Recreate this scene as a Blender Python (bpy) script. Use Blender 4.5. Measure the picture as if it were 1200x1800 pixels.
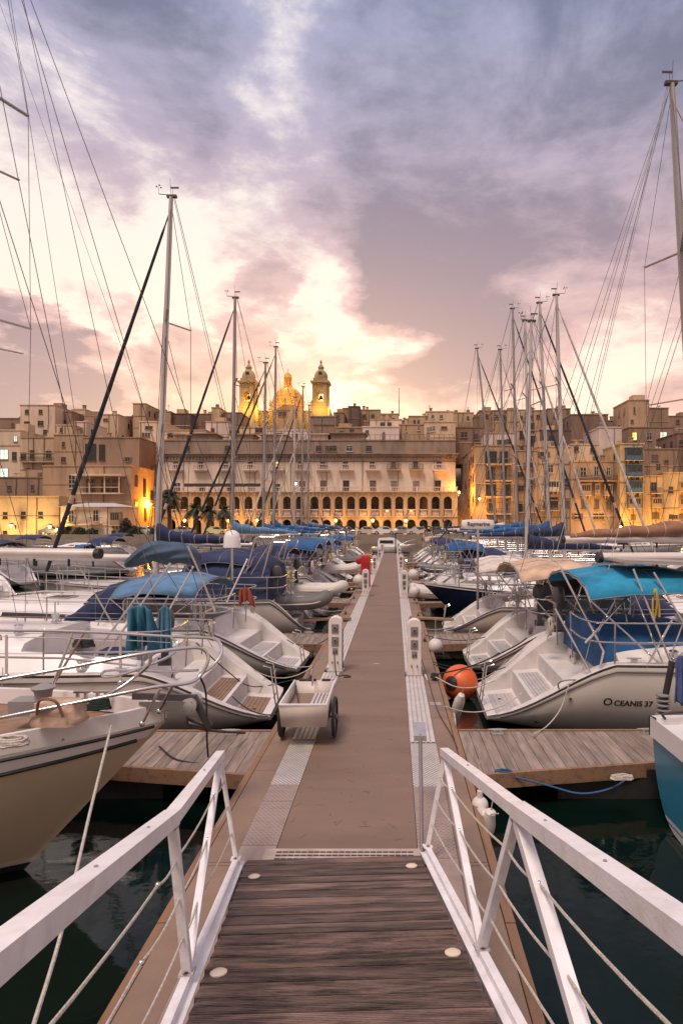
import bpy, bmesh, math, random
from mathutils import Vector, Matrix, noise
random.seed(7)
PI = math.pi
S = bpy.context.scene
COL = S.collection
for o in list(bpy.data.objects): bpy.data.objects.remove(o)
# ---------------------------------------------------------------- camera
F, CX, CY, HC, WZ = 1050.0, 693.0, 921.0, 2.8, -0.5
cd = bpy.data.cameras.new('camera'); cam = bpy.data.objects.new('camera', cd); COL.objects.link(cam)
cam.location = (0, 0, HC); cam.rotation_euler = (PI/2, 0, 0)
cd.sensor_fit = 'VERTICAL'; cd.sensor_height = 36; cd.lens = F/1800*36
cd.shift_x = (600-CX)/1800; cd.shift_y = (CY-900)/1800
cd.clip_start = .05; cd.clip_end = 3000
S.camera = cam
def P(px, py, D): return Vector(((px-CX)/F*D, D, HC-(py-CY)/F*D))
def PX(px, D): return (px-CX)/F*D
def PZ(py, D): return HC-(py-CY)/F*D
# ---------------------------------------------------------------- view
S.view_settings.view_transform = 'Standard'; S.view_settings.look = 'None'
S.view_settings.exposure = 0.0; S.view_settings.gamma = 1
# ---------------------------------------------------------------- sky (world)
W = bpy.data.worlds.new('World'); S.world = W; W.use_nodes = True
nt = W.node_tree; nt.nodes.clear()
def N(t, **k):
    n = nt.nodes.new(t)
    for a, b in k.items(): setattr(n, a, b)
    return n
def L(a, b): nt.links.new(a, b)
def math_(op, a, b=None, clamp=False):
    n = N('ShaderNodeMath', operation=op, use_clamp=clamp)
    for i, q in enumerate((a, b)):
        if q is None: continue
        if isinstance(q, (int, float)): n.inputs[i].default_value = q
        else: L(q, n.inputs[i])
    return n.outputs[0]
def mix_(f, a, b):
    n = N('ShaderNodeMix', data_type='RGBA')
    for i, q in ((0, f), (6, a), (7, b)):
        if isinstance(q, (int, float)): n.inputs[i].default_value = q
        elif isinstance(q, tuple): n.inputs[i].default_value = (*q, 1)
        else: L(q, n.inputs[i])
    return n.outputs[2]
def ramp01(x, lo, hi):
    n = N('ShaderNodeMapRange', interpolation_type='SMOOTHSTEP')
    L(x, n.inputs[0]); n.inputs[1].default_value = lo; n.inputs[2].default_value = hi
    return n.outputs[0]
tc = N('ShaderNodeTexCoord'); sep = N('ShaderNodeSeparateXYZ'); L(tc.outputs['Generated'], sep.inputs[0])
zc = math_('MAXIMUM', sep.outputs[2], 0.0)
den = math_('ADD', zc, 0.22)
comb = N('ShaderNodeCombineXYZ')
L(math_('DIVIDE', sep.outputs[0], den), comb.inputs[0]); L(math_('DIVIDE', sep.outputs[1], den), comb.inputs[1]); L(math_('MULTIPLY', zc, 1.5), comb.inputs[2])
def noise_(scale, detail, rough, dist, off=(0,0,0)):
    mp = N('ShaderNodeMapping'); L(comb.outputs[0], mp.inputs[0]); mp.inputs[1].default_value = off
    n = N('ShaderNodeTexNoise'); L(mp.outputs[0], n.inputs[0]); n.inputs['Scale'].default_value = scale
    n.inputs['Detail'].default_value = detail; n.inputs['Roughness'].default_value = rough; n.inputs['Distortion'].default_value = dist
    return n.outputs[0]
n1 = noise_(0.75, 9, .55, .35, (3.1, 1.7, 0)); n2 = noise_(2.6, 9, .62, .5, (0, 5, 2)); n3 = noise_(8.0, 7, .66, .3, (1, 0, 0))
dens = math_('ADD', math_('MULTIPLY', math_('SUBTRACT', n1, .5), 1.55), math_('MULTIPLY', math_('SUBTRACT', n2, .5), 1.5))
dens = math_('ADD', dens, math_('MULTIPLY', math_('SUBTRACT', n3, .5), .6))
dens = math_('ADD', dens, .62)
wn = N('ShaderNodeTexNoise'); L(comb.outputs[0], wn.inputs[0]); wn.inputs['Scale'].default_value = 2.2; wn.inputs['Detail'].default_value = 7; wn.inputs['Roughness'].default_value = .6
wv = N('ShaderNodeVectorMath', operation='MULTIPLY_ADD'); L(wn.outputs['Color'], wv.inputs[0]); wv.inputs[1].default_value = (.42, .1, .42); wv.inputs[2].default_value = (-.21, -.05, -.21)
wa = N('ShaderNodeVectorMath', operation='ADD'); L(wv.outputs[0], wa.inputs[0]); L(tc.outputs['Generated'], wa.inputs[1])
wnm = N('ShaderNodeVectorMath', operation='NORMALIZE'); L(wa.outputs[0], wnm.inputs[0])
def spot(px, py, r0, r1):
    d = Vector(((px-CX)/F, 1, (CY-py)/F)).normalized()
    n = N('ShaderNodeVectorMath', operation='DOT_PRODUCT'); L(wnm.outputs[0], n.inputs[0]); n.inputs[1].default_value = d
    return ramp01(n.outputs['Value'], math.cos(r1/F), math.cos(r0/F))
for px, py, r0, r1, a in [(505,190,0,120,-.22),(400,110,0,130,-.17),(590,120,0,130,-.16),(880,95,0,80,-.14),(300,15,0,110,-.22),
                          (75,360,40,250,-.40),(150,560,10,220,-.46),(500,500,10,220,-.34),(590,620,20,170,-.26),(640,670,10,140,-.24),
                          (1040,690,10,200,-.3),(400,640,10,120,-.3),
                          (830,330,60,420,.20),(760,470,30,210,.24),(150,120,40,230,.22),(50,655,30,120,.85),(180,650,10,80,.5),(440,585,5,80,.5),(1050,80,60,300,.2),
                          (330,620,5,70,.4),(205,525,5,60,.4),(110,505,5,40,.3),(820,610,20,170,.34)]:
    dens = math_('ADD', dens, math_('MULTIPLY', spot(px, py, r0, r1), a))
# the band over the horizon is nearly free of cloud towards the sunset
band = ramp01(sep.outputs[2], .22, .04)
front = ramp01(sep.outputs[1], -.2, .5)
dens = math_('SUBTRACT', dens, math_('MULTIPLY', math_('MULTIPLY', band, front), .46))
el = ramp01(sep.outputs[2], .16, .70)
gap = mix_(el, (1.0, .82, .64), (.92, .82, .82))
mid = mix_(el, (.82, .46, .39), (.37, .37, .53))
dark = mix_(el, (.40, .22, .23), (.160, .170, .265))
c1 = mix_(ramp01(dens, .10, .50), gap, mid)
c2 = mix_(ramp01(dens, .42, 1.02), c1, dark)
# physical sky as a faint underlayer, dusk
sky = N('ShaderNodeTexSky', sky_type='NISHITA'); sky.sun_disc = False
sky.sun_elevation = math.radians(4); sky.sun_rotation = math.radians(-8)
bgs = N('ShaderNodeBackground'); L(sky.outputs[0], bgs.inputs[0]); bgs.inputs[1].default_value = .05
# unseen sky: brightness added overhead and a warm tint behind, as fill light
lift = math_('ADD', 1.0, math_('MULTIPLY', ramp01(sep.outputs[2], .70, .95), .8))
c2 = mix_(ramp01(sep.outputs[1], .3, -.4), c2, mix_(.55, c2, (.62, .44, .37)))
bgc = N('ShaderNodeBackground'); L(c2, bgc.inputs[0]); L(lift, bgc.inputs[1])
ads = N('ShaderNodeAddShader'); L(bgs.outputs[0], ads.inputs[0]); L(bgc.outputs[0], ads.inputs[1])
out = N('ShaderNodeOutputWorld'); L(ads.outputs[0], out.inputs[0])
# ---------------------------------------------------------------- sun lamp, added high overhead as soft fill; dusk light comes from ahead
sl = bpy.data.lights.new('fill_sun', 'SUN'); sl.energy = 2.7; sl.angle = math.radians(18); sl.color = (1, .82, .68)
so = bpy.data.objects.new('fill_sun', sl); COL.objects.link(so); so.rotation_euler = (math.radians(24), math.radians(-14), 0)
# ---------------------------------------------------------------- materials
MC = {}
def M(name, col, rough=.55, metal=0., var=.12, scale=2., bump=0., bscale=40., stretch=(1,1,1), dirt=0., dcol=None, dscale=1.2, coat=0., emis=0., zband=None, tint=False, trans=0., world=False):
    if name in MC: return MC[name]
    m = bpy.data.materials.new(name); m.use_nodes = True; t = m.node_tree; n = t.nodes; b = n['Principled BSDF']
    b.inputs['Roughness'].default_value = rough; b.inputs['Metallic'].default_value = metal
    if coat: b.inputs['Coat Weight'].default_value = coat; b.inputs['Coat Roughness'].default_value = .12
    if trans: b.inputs['Alpha'].default_value = 1-trans
    if emis:
        b.inputs['Emission Color'].default_value = (*col, 1); b.inputs['Emission Strength'].default_value = emis
    c = n.new('ShaderNodeTexCoord'); mp = n.new('ShaderNodeMapping'); mp.inputs[3].default_value = stretch
    if world:
        g = n.new('ShaderNodeNewGeometry'); t.links.new(g.outputs['Position'], mp.inputs[0])
    else: t.links.new(c.outputs['Object'], mp.inputs[0])
    def nz(s, d=6):
        q = n.new('ShaderNodeTexNoise'); q.inputs['Scale'].default_value = s; q.inputs['Detail'].default_value = d
        q.inputs['Roughness'].default_value = .62; t.links.new(mp.outputs[0], q.inputs[0]); return q.outputs[0]
    def mx(f, a, bb, mode='MIX'):
        q = n.new('ShaderNodeMix'); q.data_type = 'RGBA'; q.blend_type = mode
        for i, v in ((0, f), (6, a), (7, bb)):
            if isinstance(v, (int, float)): q.inputs[i].default_value = v
            elif isinstance(v, tuple): q.inputs[i].default_value = (*v, 1)
            else: t.links.new(v, q.inputs[i])
        return q.outputs[2]
    def mr(x, lo, hi):
        q = n.new('ShaderNodeMapRange'); t.links.new(x, q.inputs[0]); q.inputs[1].default_value = lo; q.inputs[2].default_value = hi; return q.outputs[0]
    lo = tuple(max(0, x*(1-var*1.6)) for x in col); hi = tuple(min(1, x*(1+var)) for x in col)
    o = mx(mr(nz(scale), .32, .68), lo, hi)
    if tint:
        m['tinted']=1
        a = n.new('ShaderNodeAttribute'); a.attribute_name = 'tint'; o = mx(1.0, o, a.outputs[0], 'MULTIPLY')
    if dirt:
        dc = dcol or tuple(x*.35 for x in col)
        f = mr(nz(dscale, 8), .5, .72); q = n.new('ShaderNodeMath'); q.operation = 'MULTIPLY'; t.links.new(f, q.inputs[0]); q.inputs[1].default_value = dirt
        o = mx(q.outputs[0], o, dc)
    if zband:
        sp = n.new('ShaderNodeSeparateXYZ'); t.links.new(c.outputs['Object'], sp.inputs[0])
        for z0, z1, cc in zband:
            g1 = n.new('ShaderNodeMath'); g1.operation = 'GREATER_THAN'; t.links.new(sp.outputs[2], g1.inputs[0]); g1.inputs[1].default_value = z0
            g2 = n.new('ShaderNodeMath'); g2.operation = 'LESS_THAN'; t.links.new(sp.outputs[2], g2.inputs[0]); g2.inputs[1].default_value = z1
            g3 = n.new('ShaderNodeMath'); g3.operation = 'MULTIPLY'; t.links.new(g1.outputs[0], g3.inputs[0]); t.links.new(g2.outputs[0], g3.inputs[1])
            o = mx(g3.outputs[0], o, cc)
    t.links.new(o, b.inputs['Base Color'])
    if bump:
        bp = n.new('ShaderNodeBump'); bp.inputs['Strength'].default_value = bump; bp.inputs['Distance'].default_value = .02
        t.links.new(nz(bscale), bp.inputs['Height']); t.links.new(bp.outputs[0], b.inputs['Normal'])
    MC[name] = m; return m
steel = M('stainless', (.62,.60,.59), .22, .95, .06)
alu = M('anodised_alloy', (.50,.48,.47), .38, .55, .12, 3, dirt=.15)
white = M('white_gelcoat', (.78,.75,.74), .28, 0, .05, 1.5, dirt=.10, dcol=(.5,.45,.4), coat=.3)
cream = M('cream_gelcoat', (.70,.63,.52), .35, 0, .07, 1.5, dirt=.15, coat=.2)
wpaint = M('white_paint', (.78,.76,.78), .40, 0, .06, 5, bump=.15, bscale=60, dirt=.42, dcol=(.50,.42,.37), dscale=9)
ropew = M('pale_rope', (.55,.50,.44), .85, 0, .2, 60, bump=.5, bscale=200)
roped = M('dark_rope', (.03,.03,.035), .8, 0, .2, 60)
ropeb = M('blue_rope', (.03,.09,.2), .8, 0, .2, 60)
ropey = M('yellow_rope', (.55,.36,.05), .8, 0, .2, 60)
blk = M('black_rubber', (.025,.024,.025), .6, 0, .2, 8)
glass = M('dark_glazing', (.03,.033,.04), .12, 0, .1)
vinyl = M('smoky_vinyl', (.16,.15,.15), .2, 0, .2)
grey = M('grey_plastic', (.24,.23,.23), .5, 0, .12)
teak = M('teak', (.26,.16,.10), .7, 0, .25, 6, stretch=(1,8,8), bump=.2, bscale=20, dirt=.3)
deckpale = M('nonslip_deck', (.62,.58,.56), .7, 0, .07, 4, bump=.2, bscale=150, dirt=.18, dcol=(.38,.33,.3))
fendw = M('fender_white', (.62,.58,.54), .5, 0, .1, 5, dirt=.3, dcol=(.25,.2,.17), dscale=5)
boot = (.03,.04,.06)
def canvas(name, c): return M('canvas_'+name, c, .85, 0, .2, 3, bump=.5, bscale=11, dirt=.4, dcol=tuple(min(1,x*1.7+.03) for x in c), dscale=1.6)
C_navy = canvas('navy', (.018,.03,.085)); C_blue = canvas('blue', (.012,.085,.23)); C_turq = canvas('turquoise', (.01,.22,.38)); C_tan = canvas('tan', (.52,.36,.25))
C_cream = canvas('cream', (.60,.53,.47)); C_black = canvas('black', (.02,.022,.03)); C_lblue = canvas('faded_blue', (.10,.21,.36)); C_brown = canvas('brown', (.24,.12,.07)); C_red = canvas('rust', (.30,.07,.04))
# ---------------------------------------------------------------- mesh builder
class MB:
    def __init__(s): s.v=[]; s.f=[]; s.m=[]; s.T=None; s.tint=[]; s.ct=1.0
    def pt(s, p):
        p = Vector(p)
        if s.T is not None: p = s.T @ p
        s.v.append(p); return len(s.v)-1
    def face(s, ids, mi=0): s.f.append(tuple(ids)); s.m.append(mi); s.tint.append(s.ct)
    def box(s, c, d, mi=0, R=None):
        cx, cy, cz = c; a, b, e = d[0]/2, d[1]/2, d[2]/2; ids=[]
        for x in (-a,a):
            for y in (-b,b):
                for z in (-e,e):
                    q = Vector((x,y,z))
                    if R is not None: q = R @ q
                    ids.append(s.pt(q+Vector(c)))
        for q in ((0,1,3,2),(4,6,7,5),(0,4,5,1),(2,3,7,6),(0,2,6,4),(1,5,7,3)): s.face([ids[i] for i in q], mi)
        return s
    def bbox(s, x0,x1,y0,y1,z0,z1, mi=0): return s.box(((x0+x1)/2,(y0+y1)/2,(z0+z1)/2),(x1-x0,y1-y0,z1-z0),mi)
    def beam(s, a, b, w, h, mi=0, up=(0,0,1)):
        a=Vector(a); b=Vector(b); d=(b-a); l=d.length; d.normalize(); u=Vector(up); sx=d.cross(u)
        if sx.length<1e-4: sx=Vector((1,0,0))
        sx.normalize(); uz=sx.cross(d); R=Matrix((sx,d,uz)).transposed()
        return s.box((a+b)/2,(w,l,h),mi,R)
    def tube(s, pts, r, n=8, mi=0, caps=True, flat=1.0):
        pts=[Vector(p) for p in pts]
        if len(pts)<2: return s
        rr = r if isinstance(r,(list,tuple)) else [r]*len(pts)
        t0=(pts[1]-pts[0]).normalized(); ref=Vector((0,0,1)) if abs(t0.z)<.9 else Vector((1,0,0))
        u=t0.cross(ref).normalized(); rings=[]
        for i,p in enumerate(pts):
            t=(pts[min(i+1,len(pts)-1)]-pts[max(i-1,0)])
            if t.length<1e-9: t=t0
            t.normalize(); u=(u-t*u.dot(t))
            if u.length<1e-6: u=t.orthogonal()
            u.normalize(); w=t.cross(u)
            rings.append([s.pt(p+u*(rr[i]*math.cos(2*PI*k/n))+w*(rr[i]*flat*math.sin(2*PI*k/n))) for k in range(n)])
        for a,b in zip(rings,rings[1:]):
            for k in range(n): s.face((a[k],a[(k+1)%n],b[(k+1)%n],b[k]),mi)
        if caps: s.face(rings[0][::-1],mi); s.face(rings[-1],mi)
        return s
    def lathe(s, prof, o=(0,0,0), n=14, mi=0, axis='z'):
        o=Vector(o); rings=[]
        for r,h in prof:
            ring=[]
            for k in range(n):
                a=2*PI*k/n; c_,s_=math.cos(a)*max(r,1e-4),math.sin(a)*max(r,1e-4)
                q={'z':(c_,s_,h),'x':(h,c_,s_),'y':(s_,h,c_)}[axis]
                ring.append(s.pt(o+Vector(q)))
            rings.append(ring)
        for a,b in zip(rings,rings[1:]):
            for k in range(n): s.face((a[k],a[(k+1)%n],b[(k+1)%n],b[k]),mi)
        s.face(rings[0][::-1],mi); s.face(rings[-1],mi); return s
    def sphere(s,c,r,n=12,m=8,mi=0,sc=(1,1,1)):
        return s.lathe([(r*math.sin(PI*i/m)*sc[0],-r*math.cos(PI*i/m)*sc[2]) for i in range(m+1)],c,n,mi)
    def grid(s, rows, mi=0, closed=False):
        ids=[[s.pt(p) for p in r] for r in rows]
        for a,b in zip(ids,ids[1:]):
            n=len(a)
            for k in range(n if closed else n-1): s.face((a[k],a[(k+1)%n],b[(k+1)%n],b[k]),mi)
        return ids
    def build(s, name, mats, parent=None, angle=38, solid=0, loc=None):
        me=bpy.data.meshes.new(name); me.from_pydata([tuple(v) for v in s.v],[],s.f)
        if not isinstance(mats,(list,tuple)): mats=[mats]
        for m in mats: me.materials.append(m)
        for p,mi in zip(me.polygons,s.m): p.material_index=mi; p.use_smooth=True
        if any(t!=1.0 for t in s.tint) or any(m.get('tinted') for m in mats):
            at=me.color_attributes.new('tint','FLOAT_COLOR','CORNER')
            for p,t in zip(me.polygons,s.tint):
                for li in p.loop_indices: at.data[li].color=((t,t,t,1) if isinstance(t,float) else (*t,1))
        bm=bmesh.new(); bm.from_mesh(me)
        bmesh.ops.recalc_face_normals(bm, faces=bm.faces)
        bm.to_mesh(me); bm.free()
        me.set_sharp_from_angle(angle=math.radians(angle))
        o=bpy.data.objects.new(name,me); COL.objects.link(o)
        if parent is not None: o.parent=parent
        if loc is not None: o.location=loc
        if solid:
            md=o.modifiers.new('thick','SOLIDIFY'); md.thickness=solid; md.offset=0
        return o
def tag(o,label=None,cat=None,group=None,kind=None):
    for k,v in (('label',label),('category',cat),('group',group),('kind',kind)):
        if v: o[k]=v
    return o
def thing(name,label,cat,loc=(0,0,0),rz=0,group=None):
    o=bpy.data.objects.new(name,None); COL.objects.link(o); o.location=loc; o.rotation_euler=(0,0,rz); o.empty_display_size=.2
    return tag(o,label,cat,group)
def curve(pts,n=6):
    pts=[Vector(p) for p in pts]
    if len(pts)<3: return pts
    q=[pts[0]*2-pts[1]]+pts+[pts[-1]*2-pts[-2]]; out=[]
    for i in range(1,len(q)-2):
        for k in range(n):
            t=k/n; a,b,c,d=q[i-1],q[i],q[i+1],q[i+2]
            out.append(.5*((2*b)+(c-a)*t+(2*a-5*b+4*c-d)*t*t+(3*b-a-3*c+d)*t**3))
    out.append(pts[-1]); return out
def sag(a,b,s,n=10):
    a=Vector(a); b=Vector(b); return [a.lerp(b,i/n)-Vector((0,0,s*4*(i/n)*(1-i/n))) for i in range(n+1)]
def rope(name,label,cat,pts,r,mat,group=None,smooth=True):
    m=MB(); m.tube(curve(pts) if smooth else pts,r,6); return tag(m.build(name,mat),label,cat,group)
def copy_tree(o,parent=None):
    c=o.copy(); COL.objects.link(c)
    if parent is not None: c.parent=parent
    for ch in list(o.children): copy_tree(ch,c)
    return c
# ================================================================ WATER, QUAY, HILL
def water():
    m=bpy.data.materials.new('harbour_water'); m.use_nodes=True; t=m.node_tree; b=t.nodes['Principled BSDF']
    b.inputs['Base Color'].default_value=(.002,.008,.006,1); b.inputs['Roughness'].default_value=.06; b.inputs['IOR'].default_value=1.33
    g=t.nodes.new('ShaderNodeNewGeometry'); mp=t.nodes.new('ShaderNodeMapping'); t.links.new(g.outputs['Position'],mp.inputs[0]); mp.inputs[3].default_value=(1,1.3,1)
    n=t.nodes.new('ShaderNodeTexNoise'); n.inputs['Scale'].default_value=1.1; n.inputs['Detail'].default_value=3; n.inputs['Distortion'].default_value=.4; t.links.new(mp.outputs[0],n.inputs[0])
    n2=t.nodes.new('ShaderNodeTexNoise'); n2.inputs['Scale'].default_value=6; n2.inputs['Detail'].default_value=3; t.links.new(mp.outputs[0],n2.inputs[0])
    ad=t.nodes.new('ShaderNodeMath'); ad.operation='MULTIPLY_ADD'; t.links.new(n2.outputs[0],ad.inputs[0]); ad.inputs[1].default_value=.18; t.links.new(n.outputs[0],ad.inputs[2])
    bp=t.nodes.new('ShaderNodeBump'); bp.inputs['Strength'].default_value=.15; bp.inputs['Distance'].default_value=.05; t.links.new(ad.outputs[0],bp.inputs['Height']); t.links.new(bp.outputs[0],b.inputs['Normal'])
    k=MB(); k.grid([[(-900,y,WZ),(900,y,WZ)] for y in (-300,102)])
    tag(k.build('water',m),kind='structure')
water()
stonew=M('quay_stone',(.30,.24,.19),.85,0,.2,1.2,bump=.4,bscale=6,dirt=.4,world=True)
asph=M('quay_asphalt',(.09,.08,.075),.9,0,.2,1,world=True)
k=MB(); k.bbox(-400,400,100.6,900,-3,.96); tag(k.build('quay_ground',asph),kind='structure')
k=MB(); k.bbox(-400,400,100,100.59,-3,1.04); tag(k.build('quay_wall',stonew),'pale stone quay wall along the far side of the harbour','quay wall')
hillm=M('hill_rock',(.20,.14,.10),.95,0,.25,.1,bump=.5,bscale=1,dirt=.5,world=True)
k=MB(); rows=[]
for y,z in ((116,.9),(122,8),(135,12.5),(148,17),(162,24),(200,30),(400,28)):
    rows.append([(x,y,z*(1-.12*abs(x)/110 if abs(x)<220 else .8)+noise.noise(Vector((x*.05,y*.05,0)))*1.2 if z>1 else z) for x in range(-300,301,12)])
k.grid(rows); tag(k.build('hill',hillm),kind='structure')
# ================================================================ PIER
deckm=M('deck_composite',(.20,.130,.096),.62,0,.10,1.1,bump=.25,bscale=180,dirt=.6,dcol=(.135,.085,.065),dscale=.9,stretch=(.5,1.6,1))
deckside=M('deck_side_composite',(.24,.16,.115),.65,0,.12,1.4,bump=.2,bscale=120,dirt=.25,dscale=2)
stripm=M('ribbed_alloy',(.56,.52,.50),.42,.25,.08,5,dirt=.3,dcol=(.3,.24,.21),dscale=4,tint=True)
stripb=M('perforated_cover',(.34,.26,.23),.6,.1,.12,6,dirt=.3,dscale=6,tint=True)
fasc=M('fascia_timber',(.30,.17,.10),.75,0,.28,2.2,stretch=(5,.6,5),bump=.8,bscale=18,dirt=.6,dcol=(.085,.05,.04),dscale=2.2)
pile=M('finger_timber',(.27,.21,.175),.78,0,.25,2.5,stretch=(6,.8,6),bump=.45,bscale=22,dirt=.25,dcol=(.14,.10,.09),dscale=2,tint=True)
PL,PR,PE=-1.66,.84,57.5
pier=thing('floating_pier','long brown floating pier with ribbed metal strips running out to the quay','pier',(-.41,2,0))
OFF=Vector((-.41,2,0))
def pb(): 
    m=MB(); m.T=Matrix.Translation(-OFF); return m
ys=[1.2,4.95,13.1]
while ys[-1]<PE-3: ys.append(ys[-1]+7.4)
ys[-1]=PE
for y0,y1 in zip(ys,ys[1:]):
    m=pb(); m.bbox(-1.015,.195,y0+.006,y1-.006,-.05,0); m.build('deck_panel',deckm,pier)
    for a,b in ((PL+.07,-1.335),(.535,PR-.07)):
        m=pb(); yy=y0
        while yy<y1-.01:
            y2=min(yy+1.85,y1); m.bbox(a,b,yy+.004,y2-.004,-.05,-.004); yy=y2
        m.build('side_panel',deckside,pier)
m=pb(); m.bbox(-1.6,.78,1.2,PE,-.62,-.055); m.build('float_hull',M('float_concrete',(.12,.10,.09),.9,0,.3,2,bump=.3,bscale=12),pier)
for sx in (PL,PR):
    s=1 if sx>0 else -1
    for zz,tt,off in ((-.09,.17,0),(-.30,.13,.012)):
        m=pb(); y=1.2
        while y<PE:
            l=random.choice((2.4,3.0,3.6)); y2=min(y+l,PE); j=random.uniform(-.004,.004)
            m.bbox(min(sx-s*.06,sx+s*(off+.01))+j,max(sx-s*.06,sx+s*(off+.01))+j,y+.006,y2-.006,zz-tt/2,zz+tt/2); y=y2
        m.build('edge_timber',fasc,pier)
def strip(x0,x1,y0,y1,kind):
    m=pb()
    if kind=='rib':
        n=5; w=(x1-x0)/n; m.bbox(x0,x1,y0,y1,-.04,.004)
        for i in range(n):
            c=x0+w*(i+.5); prof=[(-.4,.004),(-.28,.016),(.28,.016),(.4,.004)]
            m.ct=1.12; a=[m.pt((c+q*w,y0,z)) for q,z in prof]; b=[m.pt((c+q*w,y1,z)) for q,z in prof]
            for k in range(3): m.face((a[k],a[k+1],b[k+1],b[k]))
            m.ct=.5; m.bbox(c+w*.42,c+w*.5,y0,y1,.0042,.006); m.ct=1.0
        m.build('ribbed_strip',stripm,pier)
    else:
        m.ct=1.0 if kind=='perf' else .99; m.bbox(x0,x1,y0,y1,-.04,.005)
        nx=7; ny=int((y1-y0)/.028)
        for j in range(ny):
            y=y0+(j+.5)*(y1-y0)/ny
            for i in range(nx):
                x=x0+(i+.5+(.25 if j%2 else -.25))*(x1-x0)/nx
                m.ct=.45 if kind=='perf' else .82; m.box((x,y,.0062),(.022,.009,.002))
                if kind=='perf': m.ct=1.12; m.box((x,y+.008,.0075),(.024,.005,.003))
        m.build('perforated_cover',stripm if kind=='perf' else stripb,pier)
strip(-1.33,-1.02,5.2,6.02,'old'); strip(-1.33,-1.02,6.03,6.4,'old'); strip(-1.33,-1.02,6.41,7.7,'perf')
strip(.2,.53,5.0,6.35,'old'); strip(.2,.53,6.36,7.6,'perf')
for a,b,y_ in ((-1.33,-1.02,5.195),(.2,.53,4.995)):
    m=pb(); m.bbox(a,b,1.2,y_,-.05,.003); m.build('side_panel',stripb,pier)
peds_r=[10.95,22.4,34,45.5,56]; peds_l=[11.25,23.0,33.2,44.5,54]
def ribs(x0,x1,start,peds):
    y=start
    for p in peds+[PE]:
        e=p-.02 if p<PE else PE
        while y<e-.01:
            y2=min(y+3.7,e)
            if e-y2<.5: y2=e
            strip(x0,x1,y+.004,y2-.004,'rib'); y=y2
        y=p+.3
ribs(-1.33,-1.02,7.72,peds_l); ribs(.2,.53,7.62,peds_r)
# worn threshold grille where the gangway lands
m=pb(); m.bbox(-1.1,.22,4.93,5.13,.001,.012)
for j in range(3):
    for i in range(22): m.bbox(-1.0+i*.053,-1.0+i*.053+.046,4.96+j*.052,4.98+j*.052,.0122,.014,1)
m.build('threshold_grille',[M('worn_grille',(.45,.36,.31),.6,.1,.15,6,dirt=.3,dscale=8),M('slot_dark',(.05,.035,.03),.8)],pier)
m=pb(); m.bbox(-.42,-.30,11.9,11.96,.002,.01); m.build('lifting_plate',alu,pier)
scr=M('screw_dark',(.09,.06,.05),.5,.3)
m=pb(); rs=random.Random(5); m.kind=1
for y0,y1 in zip(ys[:4],ys[1:5]):
    yy=y0+.05
    while yy<y1:
        for x in (-.97,-.55,-.27,.15): m.lathe([(.007,.0005),(.007,.002)],(x,yy,0),6)
        yy+=.61
o=m.build('screws',scr,pier); o['kind']='stuff'
m=pb()
for i in range(70):
    x,y=rs.uniform(-.98,.16),5.3+rs.random()**2*14; a=rs.uniform(-.5,.5); l=rs.uniform(.02,.12); m.box((x,y,.0012),(.004,l,.0008),0,Matrix.Rotation(a*3,3,'Z'))
o=m.build('scuffs',M('scuff',(.11,.07,.06),.8),pier); o['kind']='stuff'
m=pb()
m.bbox(.55,.72,9.2,9.36,-.002,.008); m.build('lifting_plate',alu,pier)
# ================================================================ GANGWAY
gs=.215; gdx=-.118
G0=Vector((-.50,4.90,.045))                       # middle of the low end
gang=thing('gangway','wooden plank gangway sloping down between white metal truss handrails','gangway',G0)
gd=Vector((-gdx,-1,gs*1.0)).normalized()          # direction up the gangway, towards the viewer
gx=Vector((1,-gdx*-1*-1,0)); gx=Vector((gd.y*-1,gd.x,0)).normalized()
gn=gx.cross(gd).normalized()
if gn.z<0: gn=-gn
HWD=.775
plank=M('old_plank',(.135,.088,.076),.6,0,.5,2.6,stretch=(1.2,9,9),bump=.45,bscale=16,dirt=.7,dcol=(.022,.014,.014),dscale=1.1,tint=True)
plankw=M('worn_plank',(.105,.070,.060),.66,0,.5,3.5,stretch=(1.0,8,8),bump=.5,bscale=14,dirt=.8,dcol=(.30,.19,.145),dscale=1.0,tint=True)
RG=Matrix((gx,gd,gn)).transposed()
def g(a,b,c): return gx*a+gd*b+gn*c
gy=Vector((0,gd.y,gd.z)).normalized(); px_=(Vector((1,0,0))-gn*gn.x).normalized(); RP=Matrix((px_,gn.cross(px_),gn)).transposed()
y=.0; k=0
while y<4.6:
    w=.135; m=MB(); m.ct=random.uniform(.45,1.5)
    m.box(g(0,y+w/2,0)+Vector((0,0,0)),(HWD*2-.13-random.uniform(0,.012),w-random.uniform(.013,.021),.035+random.uniform(-.004,.004)),0,RP@Matrix.Rotation(random.uniform(-.004,.004),3,'Z'))
    # anti-slip grooves
    gr=8 if y>1.25 else 0
    for q in range(gr):
        m.ct=m.ct*random.uniform(.93,1.07); m.box(g(0,y+.012+(w-.026)*(q+.5)/gr,.0185),(HWD*2-.15-random.uniform(0,.05),.0085,.005),0,RP)
    m.build('plank',plank if k%3 else plankw,gang); y+=w; k+=1
def foot(): return wpaint
for s in (-1,1):
    m=MB(); m.beam(g(s*HWD,-.02,.0),g(s*HWD,4.6,.0),.045,.14,up=gn); m.beam(g(s*(HWD-.035),-.02,.026),g(s*(HWD-.035),4.6,.026),.05,.008,up=gn); m.build('side_rail',wpaint,gang)
cap=M('cream_stud',(.66,.55,.42),.5,0,.06,5)
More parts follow.
